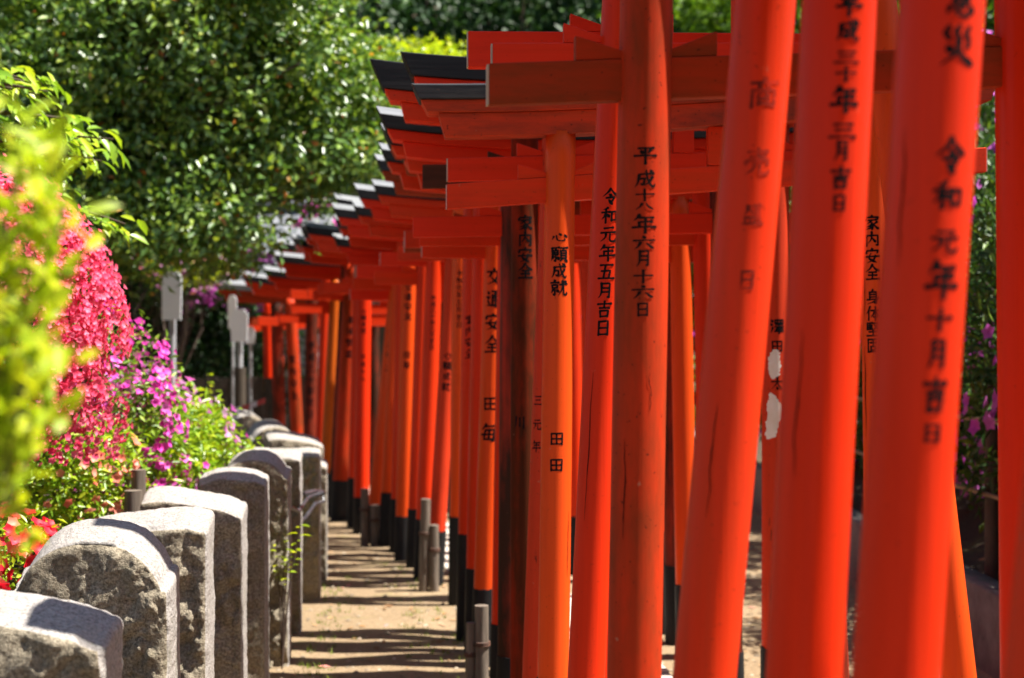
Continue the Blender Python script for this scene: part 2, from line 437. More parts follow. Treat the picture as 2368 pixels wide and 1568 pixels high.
# ------------------------------------------------------------------ brush lettering
GLYPH = {
'十': "h 8,45 92,42;v 50,6 50,96", '三': "h 20,18 80,15;h 26,48 74,46;h 6,86 95,83",
'年': "p 32,4 22,18 8,34;h 28,20 84,17;h 30,42 80,40;v 30,42 30,66;h 4,68 96,65;v 55,18 55,98",
'月': "p 28,8 28,55 22,80 10,96;t 28,10 74,8 75,50 74,92 64,86;h 30,36 72,35;h 29,60 72,59",
'日': "v 24,10 25,92;t 24,12 76,9 76,92;h 26,50 74,48;h 26,88 75,86",
'吉': "h 10,20 90,17;v 50,2 50,42;h 22,44 78,42;v 26,58 30,96;t 26,60 74,57 70,94;h 30,92 70,90",
'平': "h 18,14 82,11;d 30,24 38,42;p 70,22 66,32 60,42;h 4,54 96,51;v 50,12 50,98",
'成': "p 24,26 22,55 16,78 6,94;h 24,26 88,22;t 26,50 48,48 46,76 40,82 32,76;g 54,4 60,40 70,70 84,92 95,78;p 82,40 70,64 44,90;d 70,4 82,14",
'八': "p 38,22 30,55 6,88;n 56,18 66,50 94,86",
'六': "d 48,4 54,20;h 6,36 94,33;p 36,50 28,72 10,94;n 60,50 74,70 92,92",
'令': "p 50,4 34,28 4,52;n 50,6 68,30 98,50;d 42,38 56,48;t 26,58 74,56 60,78;d 40,70 60,96",
'和': "p 40,6 28,14 12,18;h 4,34 54,31;v 30,14 30,96;p 28,38 20,58 4,76;d 34,44 50,60;v 62,30 63,84;t 62,32 92,29 90,82;h 64,78 90,77",
'元': "h 24,16 76,13;h 6,42 94,38;p 36,42 32,68 6,94;g 60,42 60,82 68,92 90,90 94,74",
'五': "h 14,12 86,9;v 46,12 34,88;t 22,48 72,45 68,86;h 4,90 96,88",
'心': "p 18,46 14,58 6,76;g 32,36 38,78 56,88 78,82 80,64;d 48,18 60,40;d 78,30 92,54",
'願': "h 4,8 50,5;p 8,8 10,50 2,92;p 30,10 24,20;v 18,24 18,50;t 18,26 44,24 42,50;h 20,38 42,37;h 20,50 42,49;g 30,52 30,90 22,84;p 20,62 12,80;d 38,62 48,80;h 54,8 98,6;p 76,8 70,22;v 60,24 60,72;t 60,26 92,24 92,72;h 62,42 90,41;h 62,57 90,56;h 60,72 92,71;p 68,76 52,94;d 82,76 98,94",
'就': "d 24,2 28,14;h 4,20 50,17;v 12,32 13,52;t 12,33 42,31 40,52;h 14,50 40,49;g 28,52 28,92 18,84;p 16,62 6,82;d 38,60 50,76;h 54,30 96,26;p 72,6 72,50 50,94;g 78,34 78,82 84,92 96,88 98,72;d 84,8 94,18",
'家': "d 48,2 52,14;d 12,18 8,36;t 12,20 90,17 82,32;h 24,36 76,34;p 50,36 36,50 16,58;g 42,46 56,66 54,92 44,86;p 50,62 34,74 12,80;p 54,74 36,88 8,96;p 84,46 72,56 60,62;n 58,56 74,78 96,92",
'内': "v 14,28 14,96;t 14,30 86,27 86,92 76,86;p 50,6 46,46 24,76;n 50,40 60,52 76,74",
'安': "d 48,2 52,14;d 12,18 8,36;t 12,20 90,17 82,32;n 44,34 30,66 78,94;p 70,50 56,78 14,96;h 6,58 94,54",
'全': "p 50,2 32,28 4,48;n 50,4 68,28 98,46;h 28,50 74,48;h 24,70 78,68;v 50,50 50,92;h 6,94 96,91",
'交': "d 48,2 52,16;h 6,24 94,21;p 34,30 26,44 12,54;d 64,30 86,50;p 68,50 50,76 8,96;n 30,50 54,76 94,96",
'通': "d 12,8 22,20;t 6,40 24,38 14,60 24,78;n 8,88 40,86 96,94;t 40,8 84,6 66,20;d 54,14 62,22;v 42,28 42,78;t 42,30 84,28 84,78 76,72;h 44,44 82,43;h 44,58 82,57;v 62,28 62,78",
'田': "v 12,16 14,90;t 12,18 88,15 86,90;h 16,52 84,50;v 50,18 50,86;h 14,86 86,84",
'身': "p 50,2 40,14;v 28,16 28,68;t 28,18 74,15 74,94 62,88;h 30,34 72,33;h 30,50 72,49;h 8,68 84,64;p 88,54 60,80 10,98",
'体': "p 30,4 20,32 2,54;v 20,34 20,98;h 36,32 98,29;v 66,6 66,98;p 62,34 52,58 34,76;n 70,34 80,56 98,74;h 54,76 80,75",
'堅': "v 8,8 9,50;h 8,10 44,8;h 10,24 40,23;h 10,38 40,37;v 26,10 26,50;h 8,50 46,48;t 52,10 88,8 62,48;n 58,18 72,36 96,50;h 20,66 80,64;v 50,52 50,92;h 4,94 96,92",
'固': "v 12,8 13,96;t 12,10 88,7 88,96;h 28,32 72,30;v 50,16 50,54;v 34,56 35,82;t 34,57 66,56 65,82;h 35,80 65,79;h 14,92 87,90",
'商': "d 48,2 52,12;h 6,20 94,17;d 32,26 38,38;p 68,24 60,38;v 14,42 14,98;t 14,44 86,41 86,94 76,88;p 42,46 28,64;g 58,46 60,58 72,60;v 34,68 35,88;t 34,69 66,68 65,88;h 35,86 65,85",
'売': "h 14,14 86,11;v 50,2 50,32;h 24,32 76,30;d 10,44 6,60;t 10,46 92,43 86,58;p 38,54 34,76 8,96;g 60,52 60,86 70,94 90,92 94,78",
'繁': "p 20,2 8,18;h 16,10 48,8;t 14,22 46,21 42,50;v 14,22 12,48;h 4,36 54,34;p 66,2 54,22;h 62,14 96,12;p 86,14 76,36 54,52;n 62,22 76,40 98,52;p 48,54 30,66;t 30,66 60,66 28,80;h 20,82 82,78;v 50,80 50,98;p 34,86 20,96;d 66,86 82,96",
'盛': "p 24,14 22,40 8,58;h 24,14 88,11;t 26,30 46,29 44,46;n 54,2 64,34 88,54;p 80,24 66,44 50,54;d 70,2 80,10;v 16,64 18,92;t 16,65 84,63 82,92;v 38,66 39,92;v 60,66 60,92;h 4,94 96,92",
'澤': "d 10,8 20,18;d 4,32 16,42;p 20,60 8,94;v 34,8 34,28;t 34,9 92,7 90,28;v 52,10 52,27;v 72,10 72,27;h 34,28 92,27;h 40,40 86,38;v 62,30 62,54;h 32,54 96,52;d 46,58 52,68;p 78,56 72,68;h 38,72 90,70;h 32,84 96,82;v 62,58 62,98",
'太': "h 6,36 94,32;p 50,4 46,46 6,94;n 50,38 66,70 96,94;d 44,76 54,92",
'毎': "p 30,4 20,20 6,34;h 26,16 84,13;t 26,34 20,82 78,80;t 30,34 76,32 70,92 58,86;h 4,58 96,54;v 48,36 46,76",
'川': "p 20,10 20,60 8,92;v 50,16 50,78;v 82,8 82,96",
'息': "p 50,2 42,12;v 28,14 28,56;t 28,16 72,14 72,56;h 30,28 70,27;h 30,42 70,41;h 30,56 72,55;p 16,68 8,90;g 32,62 38,88 58,94 74,90 76,76;d 48,60 56,72;d 78,64 92,82",
'災': "t 24,4 14,18 26,34;t 50,2 40,16 52,32;t 76,4 66,18 78,34;d 22,48 28,64;p 78,46 70,60;p 50,38 46,66 8,98;n 50,52 64,78 98,98",
}
def strokes(ch, heavy=1.0):
    out = []
    for st in GLYPH[ch].split(';'):
        k = st[0]
        pts = [tuple(map(float, q.split(','))) for q in st[2:].split(' ')]
        pts = [(x+random.uniform(-1.5, 1.5), y+random.uniform(-1.5, 1.5)) for x, y in pts]
        P = [Vector((x, y, 0)) for x, y in pts]
        if k in 'png' and len(P) > 2:           # smooth curve
            Q = [2*P[0]-P[1]] + P + [2*P[-1]-P[-2]]
            S = []
            for i in range(1, len(Q)-2):
                for t in np.linspace(0, 1, 6, endpoint=False):
                    a, b, c, d = Q[i-1], Q[i], Q[i+1], Q[i+2]
                    S.append(0.5*((2*b)+(c-a)*t+(2*a-5*b+4*c-d)*t*t+(3*b-a-3*c+d)*t**3))
            S.append(P[-1]); P = S
        else:
            S = []
            for i in range(len(P)-1):
                for t in np.linspace(0, 1, 5, endpoint=False): S.append(P[i].lerp(P[i+1], t))
            S.append(P[-1]); P = S
        n = len(P)
        W = []
        for i in range(n):
            t = i/(n-1)
            if k == 'h': w = 9.2 - 2.2*math.sin(math.pi*t) + (2.5 if t > .8 else 0)
            elif k == 'v': w = 10.0 - 2.0*math.sin(math.pi*t)
            elif k == 'p': w = 10.5*(1-t)**0.75 + 1.5
            elif k == 'n': w = (4 + 9*t/.85) if t < .85 else 13 - 11*(t-.85)/.15
            elif k == 'd': w = 3.5 + 10.5*math.sin(math.pi*min(1, t*.72+.05))
            elif k == 't': w = 8.6
            else: w = (6.5 + 4*t) if t < .85 else 10 - 8*(t-.85)/.15
            W.append(w*heavy*1.42*random.uniform(.94, 1.06))
        d0 = (P[0]-P[1]).normalized(); d1 = (P[-1]-P[-2]).normalized()
        P = [P[0]+d0*W[0]*.35] + P + [P[-1]+d1*W[-1]*.35]
        W = [W[0]*.45] + W + [W[-1]*.45]
        L = []; R = []
        for i in range(len(P)):
            d = (P[min(i+1, len(P)-1)]-P[max(i-1, 0)]).normalized()
            nrm = Vector((-d.y, d.x, 0))
            L.append(P[i]+nrm*W[i]*.5); R.append(P[i]-nrm*W[i]*.5)
        out.append((L, R))
    return out

# ------------------------------------------------------------------ torii gates
LEAN_DEF = -0.02
def pxu(u, v, Y): return ((u-CX)*Y/F, EYE+(CY-v)*Y/F)

def make_post(root, x0, lean, r, ztop, mat, base_h, phase, taper=0.05, cracks=False):
    """one post standing at local x0, leaning by `lean` (dx per metre)"""
    mb = MB(); n = 36; nr = 26
    vs = []
    for i in range(nr+1):
        z = -0.06 + (ztop+0.06)*i/nr
        rr = r*(1 - taper*(z/ztop))
        wob = 0.0003*noise.noise(Vector((z*1.7, phase, 1)))
        wob2 = 0.0003*noise.noise(Vector((z*1.7, phase, 9)))
        for k in range(n):
            t = math.tau*k/n
            q = rr*(1+0.004*noise.noise(Vector((math.cos(t)*1.2, math.sin(t)*1.2, z*.8+phase))))
            vs.append((x0+lean*z+wob+q*math.cos(t), wob2+q*math.sin(t), z))
    fs = []
    for i in range(nr):
        for k in range(n):
            fs.append((i*n+k, i*n+(k+1) % n, (i+1)*n+(k+1) % n, (i+1)*n+k))
    fs.append(tuple(nr*n+k for k in range(n)))
    mb.add(vs, fs, 0, True)
    post = mb.build("post", mat, root)
    if base_h > 0:
        sb = MB(); vs = []; m = 8
        for i in range(m+1):
            z = -0.05 + (base_h+0.05)*i/m
            for k in range(n):
                t = math.tau*k/n
                zz = z + (0.006*noise.noise(Vector((math.cos(t)*3, math.sin(t)*3, phase))) if i == m else 0)
                rr = r*(1-taper*z/ztop)*1.035 + 0.0025
                vs.append((x0+lean*zz+rr*math.cos(t), rr*math.sin(t), zz))
        fs = [(i*n+k, i*n+(k+1) % n, (i+1)*n+(k+1) % n, (i+1)*n+k) for i in range(m) for k in range(n)]
        sb.add(vs, fs, 0, True)
        top = [vs[m*n+k] for k in range(n)]
        inner = [(x0+lean*p[2]+(p[0]-x0-lean*p[2])*.9, p[1]*.9, p[2]) for p in top]
        sb.add(top+inner, [(k, (k+1) % n, n+(k+1) % n, n+k) for k in range(n)], 0)
        sb.build("base_sleeve", M['black_base'], post)
    return post

def on_post(spec, x, z, lift):
    """x = arc offset in metres from the lettering's centre line"""
    x0, lean, r, ztop, taper, phi = spec
    rr = r*(1-taper*z/ztop)
    a = phi + x/rr
    ro = rr*1.004 + lift
    return (x0+lean*z+ro*math.cos(a), ro*math.sin(a), z)

def write(post, spec, items, mat, heavy=1.0, name="inscription"):
    """items: (char, z centre, size, x offset)"""
    mb = MB(); lift = 0.0004
    for ch, zc, s, xo, sh in items:
        for L, R in strokes(ch, heavy):
            lift += 0.000006
            vs = []
            for a, b in zip(L, R):
                for q in (a, a.lerp(b, .5), b):
                    vs.append(on_post(spec, xo + (q.x-50)/100*s, zc-(q.y-50)/100*sh, lift))
            m = len(L)
            fs = []
            for i in range(m-1):
                for j in (0, 1):
                    fs.append((3*i+j, 3*i+j+1, 3*i+4+j, 3*i+3+j))
            mb.add(vs, fs, 0, True)
        if lift > .0009: lift = .0004
    return mb.build(name, mat, post)

def patch(post, spec, rows, mat, name):
    """irregular flat piece stuck on the post; rows: (z, x left, x right)"""
    mb = MB(); vs = []; k = 7
    fine = []
    for (za, aa, ba), (zb, ab, bb) in zip(rows, rows[1:]):
        for t in (0, .2, .4, .6, .8):
            j1, j2 = (random.gauss(0, .004), random.gauss(0, .004)) if name == "torn_paper" else (0, 0)
            fine.append((za+(zb-za)*t, aa+(ab-aa)*t+j1, ba+(bb-ba)*t+j2))
    rows = fine+[rows[-1]]
    for z, a, b in rows:
        for j in range(k): vs.append(on_post(spec, a+(b-a)*j/(k-1), z, .0008))
    fs = [(i*k+j, i*k+j+1, (i+1)*k+j+1, (i+1)*k+j) for i in range(len(rows)-1) for j in range(k-1)]
    mb.add(vs, fs, 0, True)
    return mb.build(name, mat, post)

def lintel_bar(x0, x1, y0, y1, zf, hb, ht, slant, nseg=22, gable=0.0, mi=0, topmat=0):
    """bar along x following zf(x); hb/ht = heights of bottom/top above zf; ends cut on a slant"""
    mb = MB(); secs = []
    xm = 0.5*(x0+x1); hl = 0.5*(x1-x0)
    ym = 0.5*(y0+y1)
    prof = [(y0, hb), (y1, hb), (y1, ht), (ym, ht+gable), (y0, ht)]
    vs = []
    for i in range(nseg+1):
        t = -1 + 2*i/nseg
        for (y, h) in prof:
            x = xm + t*(hl + slant*(h-hb))
            vs.append((x, y, zf(x)+h))
    k = len(prof); fs = []
    for i in range(nseg):
        for j in range(k):
            fs.append((i*k+j, (i+1)*k+j, (i+1)*k+(j+1) % k, i*k+(j+1) % k))
    fs.append(tuple(range(k))); fs.append(tuple(nseg*k+j for j in range(k-1, -1, -1)))
    mb.add(vs, fs, mi)
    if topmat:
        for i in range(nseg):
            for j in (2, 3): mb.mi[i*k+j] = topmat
    return mb

GATES = []
def gate(label, Y, uT, uB, dia, span, nz, kz, yaw=5.0, tilt=0.03, over=.40, nh=.09, nt=.038, mat='red', bmat='beam', kmat=None, capmat='black',
         base=.4, rlean=LEAN_DEF, rmat=None, ends=None, sori=.045, kover=None, tiers=(.075, .05, .06), text=None, rtext=None, wedges=True, strut=True,
         rbase=None, shift=0.0, nmat=None, group='vermilion torii gates forming the tunnel', extra=None):
    v0 = CY + EYE*F/Y
    lx0, _ = pxu(uT+(uB-uT)*v0/1568.0, v0, Y)
    vt = CY - (kz-EYE)*F/Y
    lx1, _ = pxu(uT+(uB-uT)*vt/1568.0, vt, Y)
    lean = (lx1-lx0)/kz
    yw = math.radians(yaw)
    c, s = math.cos(yw), math.sin(yw)
    root = thing("torii_gate", (lx0+c*span/2, Y+s*span/2, 0), label, "torii gate", group, yw)
    hs = span/2
    r = dia/2
    ph = random.random()*100
    rm = rmat or mat
    def tz(x): return tilt*(x+hs)            # beams climb to the right
    # angle of the direction to the eye in gate space, for each post
    def phi(wx, wy): return math.atan2(-wy, -wx) - yw
    pl = make_post(root, -hs, lean, r, kz+.02, M[mat], base, ph)
    pr = make_post(root, hs, rlean, r, kz+tz(hs)+.02, M[rm], rbase if rbase is not None else base, ph+17)
    specL = [-hs, lean, r, kz+.02, .05, phi(lx0+lean*1.6, Y)]
    rx, ry = lx0+c*span, Y+s*span
    specR = [hs, rlean, r, kz+tz(hs)+.02, .05, phi(rx, ry)]
    for post, spec, txt in ((pl, specL, text), (pr, specR, rtext)):
        if not txt: continue
        for blk in txt:
            sp = list(spec); sp[5] += math.radians(blk.get('ang', 0))
            yy = Y if post is pl else ry
            runs = [[]]
            for q in blk['chars']:
                if runs[-1] and q[1]-runs[-1][-1][1] > 1.75*q[2]: runs.append([])
                runs[-1].append(q)
            for run in runs:
                write(post, sp, [(q[0], EYE+(CY-q[1])*yy/F, q[2]*yy/F, q[3]*yy/F, (q[4] if len(q) > 4 else q[2])*yy/F) for q in run], M[blk.get('ink', 'ink')], blk.get('heavy', 1.0))
    # tie beam
    bm = M[bmat]; nm = M[nmat] if nmat else bm
    xl = -hs+lean*nz-over; xr = hs+rlean*nz+over
    mb = MB(); ns = 10
    for i in range(1):
        mb.box(xl, xr, -nt/2, nt/2, nz-nh/2, nz+nh/2, lambda p: (p[0], p[1], p[2]+tz(p[0])))
    tie = mb.build("tie_beam", nm, root, bevel=.003)
    if ends:
        for xe, sg in ((xl, -1), (xr, 1)):
            eb = MB()
            eb.box(min(xe, xe+sg*.004), max(xe, xe+sg*.004), -nt/2+.002, nt/2-.002, nz-nh/2+.002, nz+nh/2-.002, lambda p: (p[0], p[1], p[2]+tz(p[0])))
            eb.build("end_cap", M[ends], tie)
    if wedges:
        for xp, ln in ((-hs, lean), (hs, rlean)):
            for sg in (-1, 1):
                wb = MB()
                zt = nz+nh/2+.001
                xa = xp+ln*zt+sg*(r*.80); xb = xa+sg*.105
                lo, hi = (.015, .052)
                vs = []
                for y in (-nt/2+.003, nt/2-.003):
                    for x, h in ((xa, lo), (xb, hi)):
                        vs += [(x, y, zt+tz(x)), (x, y, zt+tz(x)+h)]
                wb.add(vs, [(0, 2, 3, 1), (4, 5, 7, 6), (0, 1, 5, 4), (2, 6, 7, 3), (1, 3, 7, 5), (0, 4, 6, 2)])
                wb.build("wedge", nm, root, bevel=.002)
    # lintels
    ko = kover if kover is not None else over+.06
    t1, t2, t3 = tiers
    hl = hs+ko
    def zf(x): return kz + tz(x) + sori*(abs(x)/hl)**2.6
    km = M[kmat] if kmat else bm
    lintel_bar(-hs-ko+.05+lean*kz, hs+ko-.05+rlean*kz, -.050, .050, zf, 0, t1, .28).build("lower_lintel", km, root, bevel=.003)
    up = lintel_bar(-hs-ko-.01+lean*kz, hs+ko+.01+rlean*kz, -.062, .062, zf, t1+.001, t1+t2, .55).build("lintel", km, root, bevel=.003)
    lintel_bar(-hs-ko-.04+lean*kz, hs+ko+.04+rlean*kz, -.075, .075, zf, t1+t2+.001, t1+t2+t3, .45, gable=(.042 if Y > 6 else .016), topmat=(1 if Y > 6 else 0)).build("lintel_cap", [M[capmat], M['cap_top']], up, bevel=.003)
    if strut:
        sb = MB(); xm = .5*(lean+rlean)*kz
        sb.box(xm-.04, xm+.04, -.022, .022, nz+nh/2+tz(xm)+.001, kz+tz(xm)-.001)
        sb.build("strut", bm, root, bevel=.002)
    GATES.append((root, pl, pr, specL, specR, Y, ry))
    return GATES[-1]

def column(s, v0, pitch, size, dx=0.0, slope=0.0):
    return [(ch, v0+i*pitch, size, dx+slope*i) for i, ch in enumerate(s) if ch != ' ']

gate("vermilion torii leaning into the photo's lower right corner, nearest of all", 1.55, 2613, 2456, .115, 1.0, 2.2, 2.5, yaw=6, tilt=.03)
gate("near vermilion torii whose post bears the tenth month date in large brush letters", 1.86, 2186, 2075, .115, 1.0, 2.25, 2.55, yaw=6, tilt=.03, mat='red_bright',
     text=[dict(ang=27, ink='ink', heavy=1.15, chars=[('息', 18, 76, 0), ('災', 120, 92, 0)]
                + [(c_, v_, w_, 0, h_) for c_, v_, w_, h_ in zip('令和元年十月吉日', (368, 459, 561, 650, 740, 818, 911, 997), (76, 74, 70, 82, 70, 58, 66, 58), (82, 66, 56, 86, 54, 70, 80, 46))])])
gate("near vermilion torii whose post carries the Heisei thirty third month date", 2.12, 1945, 1860, .115, 1.0, 2.28, 2.6, yaw=6, tilt=.03, mat='red_bright',
     text=[dict(ang=16, ink='ink', heavy=1.22, chars=[(c_, v_, w_, 0, h_) for c_, v_, w_, h_ in zip('平成三十年三月吉日', (28, 84, 145, 184, 242, 312, 358, 420, 477), (62, 58, 60, 52, 66, 66, 42, 52, 42), (50, 52, 34, 36, 60, 40, 48, 50, 40))])])
gate("vermilion torii with strongly leaning post whose brush letters have almost faded away", 2.52, 1776, 1631, .115, 1.0, 2.3, 2.62, yaw=6, tilt=.03, mat='red',
     text=[dict(ang=12, ink='ink_faded', chars=[('商', 222, 72, 0), ('売', 380, 62, 0), ('盛', 500, 50, 0), ('日', 650, 50, 0)])])
ga = gate("olive brown stained torii with a broad dark tie beam and the sixth month date", 3.03, 1495, 1466, .118, .895, 2.150, 2.47, yaw=5, tilt=.050, over=.335, nh=.088, mat='red_old',
     bmat='beam_old', ends='pale', rlean=-.01, rmat='red_bright',
     text=[dict(ang=4, ink='ink_soft', chars=[(c_, v_, w_, 0, h_) for c_, v_, w_, h_ in zip('平成十八年六月十六日', (366, 420, 457, 482, 522, 565, 601, 642, 677, 717), (54, 52, 48, 48, 58, 54, 40, 50, 54, 38), (42, 42, 30, 22, 44, 34, 40, 32, 34, 34))])])
gate("bright red torii with the fifth month date partly hidden behind the olive brown post", 3.75, 1434, 1355, .10, 1.117, 2.34, 2.68, yaw=3, tilt=.012, over=.33, nh=.075, mat='red_bright',
     bmat='beam_bright', rlean=-.12, rmat='red_orange', ends='pale',
     text=[dict(ang=1, chars=column('令和元年五月吉日', 458, 43, 39, 0, -.3))])
gate("tall bright red torii whose wide plain beam tops the group, behind the fifth month gate", 4.1, 1440, 1372, .11, 1.05, 2.43, 2.74, yaw=3, tilt=.004, over=.44, nh=.104, mat='red_bright',
     bmat='beam_bright', ends='pale')
gate("orange red torii with black capped sooty lintel and the four letter wish 心願成就", 5.04, 1300, 1279, .113, 1.195, 2.128, 2.312, yaw=3, tilt=.074, over=.40, nh=.089, mat='red_orange',
     bmat='beam', kmat='beam_stained', capmat='black_worn', ends='pink_end', sori=.03, kover=.46, tiers=(.082, .045, .05), rlean=-.015,
     text=[dict(ang=1, chars=[(c_, v_, 40, 0, h_) for c_, v_, h_ in zip('心願成就', (550, 591, 628, 667), (25, 36, 36, 38))] + [('田', 1012, 34, 0), ('田', 1072, 34, 0)])],
     rtext=[dict(ang=-14, chars=column('家内安全', 517, 38, 36) + column('身体堅固', 688, 37, 34))])
gate("torii with peeling paint showing black, tucked right behind the orange wish gate", 5.5, 1297, 1240, .112, 1.2, 2.26, 2.46, yaw=4, tilt=.03, over=.415, nh=.09, mat='red_peel',
     bmat='beam_bright', ends='pale', kover=.52, tiers=(.07, .04, .085), sori=.05, base=.24, rlean=-.05, rmat='red_worn',
     text=[dict(ang=-38, chars=[('三', 925, 26, 0), ('元', 980, 26, 0), ('年', 1030, 26, 0)])])
gate("dark brown weathered torii with 家内安全 in black and hardly any red left", 5.85, 1213, 1212, .117, 1.05, 2.272, 2.455, yaw=4, tilt=.02, over=.42, nh=.096, mat='brown',
     bmat='beam_brown', kmat='beam', ends=None, kover=.54, tiers=(.07, .045, .11), sori=.05, base=.0, rmat='red_peel', rbase=.32, rlean=.0,
     text=[dict(ang=3, chars=column('家内安全', 517, 37, 36)), dict(ang=-20, chars=[('川', 975, 30, 0)])],
     rtext=[dict(ang=0, chars=[('澤', 755, 34, 4), ('田', 800, 30, 4), ('太', 886, 30, 4)])])
gate("worn vermilion torii with a brownish post just left of the dark brown gate", 6.3, 1188, 1178, .11, 1.0, 2.10, 2.36, yaw=5, tilt=.02, over=.44, mat='red_worn', bmat='beam_bright', base=.20, kover=.52, capmat='black',
     sori=.055, tiers=(.065, .045, .06))
gate("slim bright red torii post squeezed between the worn gate and the traffic safety gate", 6.65, 1186, 1161, .11, 1.0, 2.08, 2.34, yaw=5, tilt=.01, over=.42, mat='red_bright', bmat='beam', base=.27, kover=.52, sori=.055, tiers=(.06, .045, .06))
gate("torii wishing for traffic safety, 交通安全 and two more letters in bold black", 7.0, 1162, 1115, .112, 1.03, 2.04, 2.30, yaw=6, tilt=-.012, over=.36, mat='red_orange', bmat='beam', base=.375, ends='pink_end', kover=.42,
     text=[dict(ang=0, chars=column('交通安全', 640, 52, 40) + [('田', 932, 36, 0), ('毎', 1000, 44, 0)])])
gate("plain red torii just left of the traffic safety gate, black base of medium height", 7.3, 1125, 1098, .11, 1.05, 2.15, 2.40, yaw=6, tilt=.0, over=.30, mat='red', bmat='beam_old', base=.425, ends='pink_end', kover=.44, sori=.05,
     rmat='red_worn', rtext=[dict(ang=10, ink='ink_soft', chars=column('商売繁盛', 562, 27, 26))])
gate("red torii with the tallest black base, beside the stone path's widest striped stretch", 7.6, 1100, 1078, .11, 1.05, 2.13, 2.36, yaw=6, tilt=.0, over=.36, mat='red', bmat='beam', base=.56, kover=.42, sori=.05, ends='pink_end',
     text=[dict(ang=-10, chars=column('家内安全', 740, 26, 22))])
gate("red torii with tall black base and a thin date column high on its post", 8.58, 1070, 1057, .11, 1.05, 2.17, 2.44, yaw=7, tilt=.02, over=.34, mat='red_orange', bmat='beam_old', base=.53, ends='pink_end', kover=.44,
     text=[dict(ang=-8, chars=column('令和元年五月吉日', 632, 17, 15))])
gate("red torii tied to a pair of grey wooden stakes at its slanting post", 9.2, 1083, 991, .11, 1.05, 2.15, 2.36, yaw=7, tilt=-.01, over=.36, mat='red_peel', bmat='beam', base=.36, kover=.46,
     text=[dict(ang=0, chars=column('心願成就', 822, 24, 20))])
gate("red torii directly left of the staked post with a long thin date column", 9.5, 1026, 968, .115, 1.05, 2.13, 2.36, yaw=7, tilt=-.01, over=.36, mat='red', bmat='beam_bright', base=.40, ends='pink_end', kover=.46,
     text=[dict(ang=4, chars=column('平成三十年三月吉日', 690, 14, 13))])
gate("red torii with sunlit edge, spaced black letters and short black base reaching the dirt", 10.3, 960, 925, .118, 1.05, 2.08, 2.30, yaw=8, tilt=-.01, over=.38, mat='red_orange', bmat='beam_bright', base=.32, ends='pink_end', kover=.48,
     text=[dict(ang=-4, chars=column('交通安全', 665, 22, 18) + column('田毎', 820, 24, 17))])
gate("mid distant red torii mostly hidden behind the post with spaced black letters", 10.7, 945, 912, .11, 1.05, 2.10, 2.40, yaw=8, tilt=-.03, over=.36, mat='red', bmat='beam_old', ends='pale', base=.40, kover=.44)
gate("mid distant torii whose post slants hard to the right with bold black letters", 11.2, 980, 832, .13, 1.05, 1.95, 2.17, yaw=9, tilt=-.01, over=.36, mat='red_orange', bmat='beam_bright', base=.30, ends='pink_end', kover=.44,
     text=[dict(ang=0, heavy=1.3, chars=column('家内安全', 770, 26, 20))])
gate("mid distant upright red torii with a short column of small letters", 11.7, 850, 830, .125, 1.05, 2.02, 2.28, yaw=10, tilt=-.01, over=.34, mat='red_bright', bmat='beam', base=.30, kover=.42,
     text=[dict(ang=0, chars=column('心願成就', 720, 15, 12) + column('平成十八', 825, 17, 12))])
gate("mid distant torii with a wide stained post and crumbling black base", 12.5, 850, 766, .165, 1.05, 1.98, 2.24, yaw=12, tilt=-.01, over=.34, mat='red_old', bmat='beam', base=.36, kover=.42,
     text=[dict(ang=0, chars=column('身体堅固', 740, 26, 18))])
gate("far torii with a pale orange sunlit post beside the last upright stone", 13.2, 810, 730, .12, 1.05, 1.88, 2.14, yaw=14, tilt=-.01, over=.40, mat='orange', bmat='beam', base=.36, kover=.50)
gate("far torii with dark letters, right of the gap showing the grey pole", 14.0, 735, 705, .128, 1.05, 1.80, 2.04, yaw=15, tilt=-.01, over=.32, mat='red_worn', bmat='beam', base=.3, kover=.40,
     text=[dict(ang=0, chars=column('平成三十年吉日', 800, 26, 20))])
gate("far torii whose post leans left at the top, a sunlit strip along its right side", 14.7, 631, 719, .13, 1.05, 1.78, 2.0, yaw=18, tilt=.0, over=.34, mat='red_old', bmat='beam', base=.3, kover=.42,
     text=[dict(ang=-10, chars=column('家内安全', 830, 28, 18))])
gate("far dark red torii, second from the left end of the tunnel", 15.3, 622, 660, .14, 1.05, 1.80, 1.97, yaw=20, tilt=.03, over=.48, mat='red_worn', bmat='beam_old', base=.3, kover=.58, capmat='black_worn')
gate("far deep red torii closing the left end of the tunnel with a curved beam", 15.9, 612, 628, .11, 1.05, 1.74, 2.02, yaw=22, tilt=.06, over=.36, mat='red_bright', bmat='beam', base=.3, kover=.46)

for (lab, Y_, a_, b_, m_) in (
        ("red torii filling the gap left of the long thin date column", 9.9, 1000, 948, 'red'),
        ("red torii nearly hidden behind the hard slanting post", 10.95, 948, 878, 'red_orange'),
        ("red torii filling the gap before the wide stained post", 12.1, 846, 808, 'red'),
        ("red torii in the gap behind the crumbling black base", 12.9, 832, 752, 'red_worn'),
        ("red torii between the pale orange post and the far dark lettered one", 13.6, 778, 722, 'red')):
    gate(lab, Y_, a_, b_, .105, 1.05, 2.02, 2.28, yaw=8+1.6*max(0, Y_-9), tilt=-.01, over=.34, mat=m_, bmat='beam', base=.42, kover=.42)

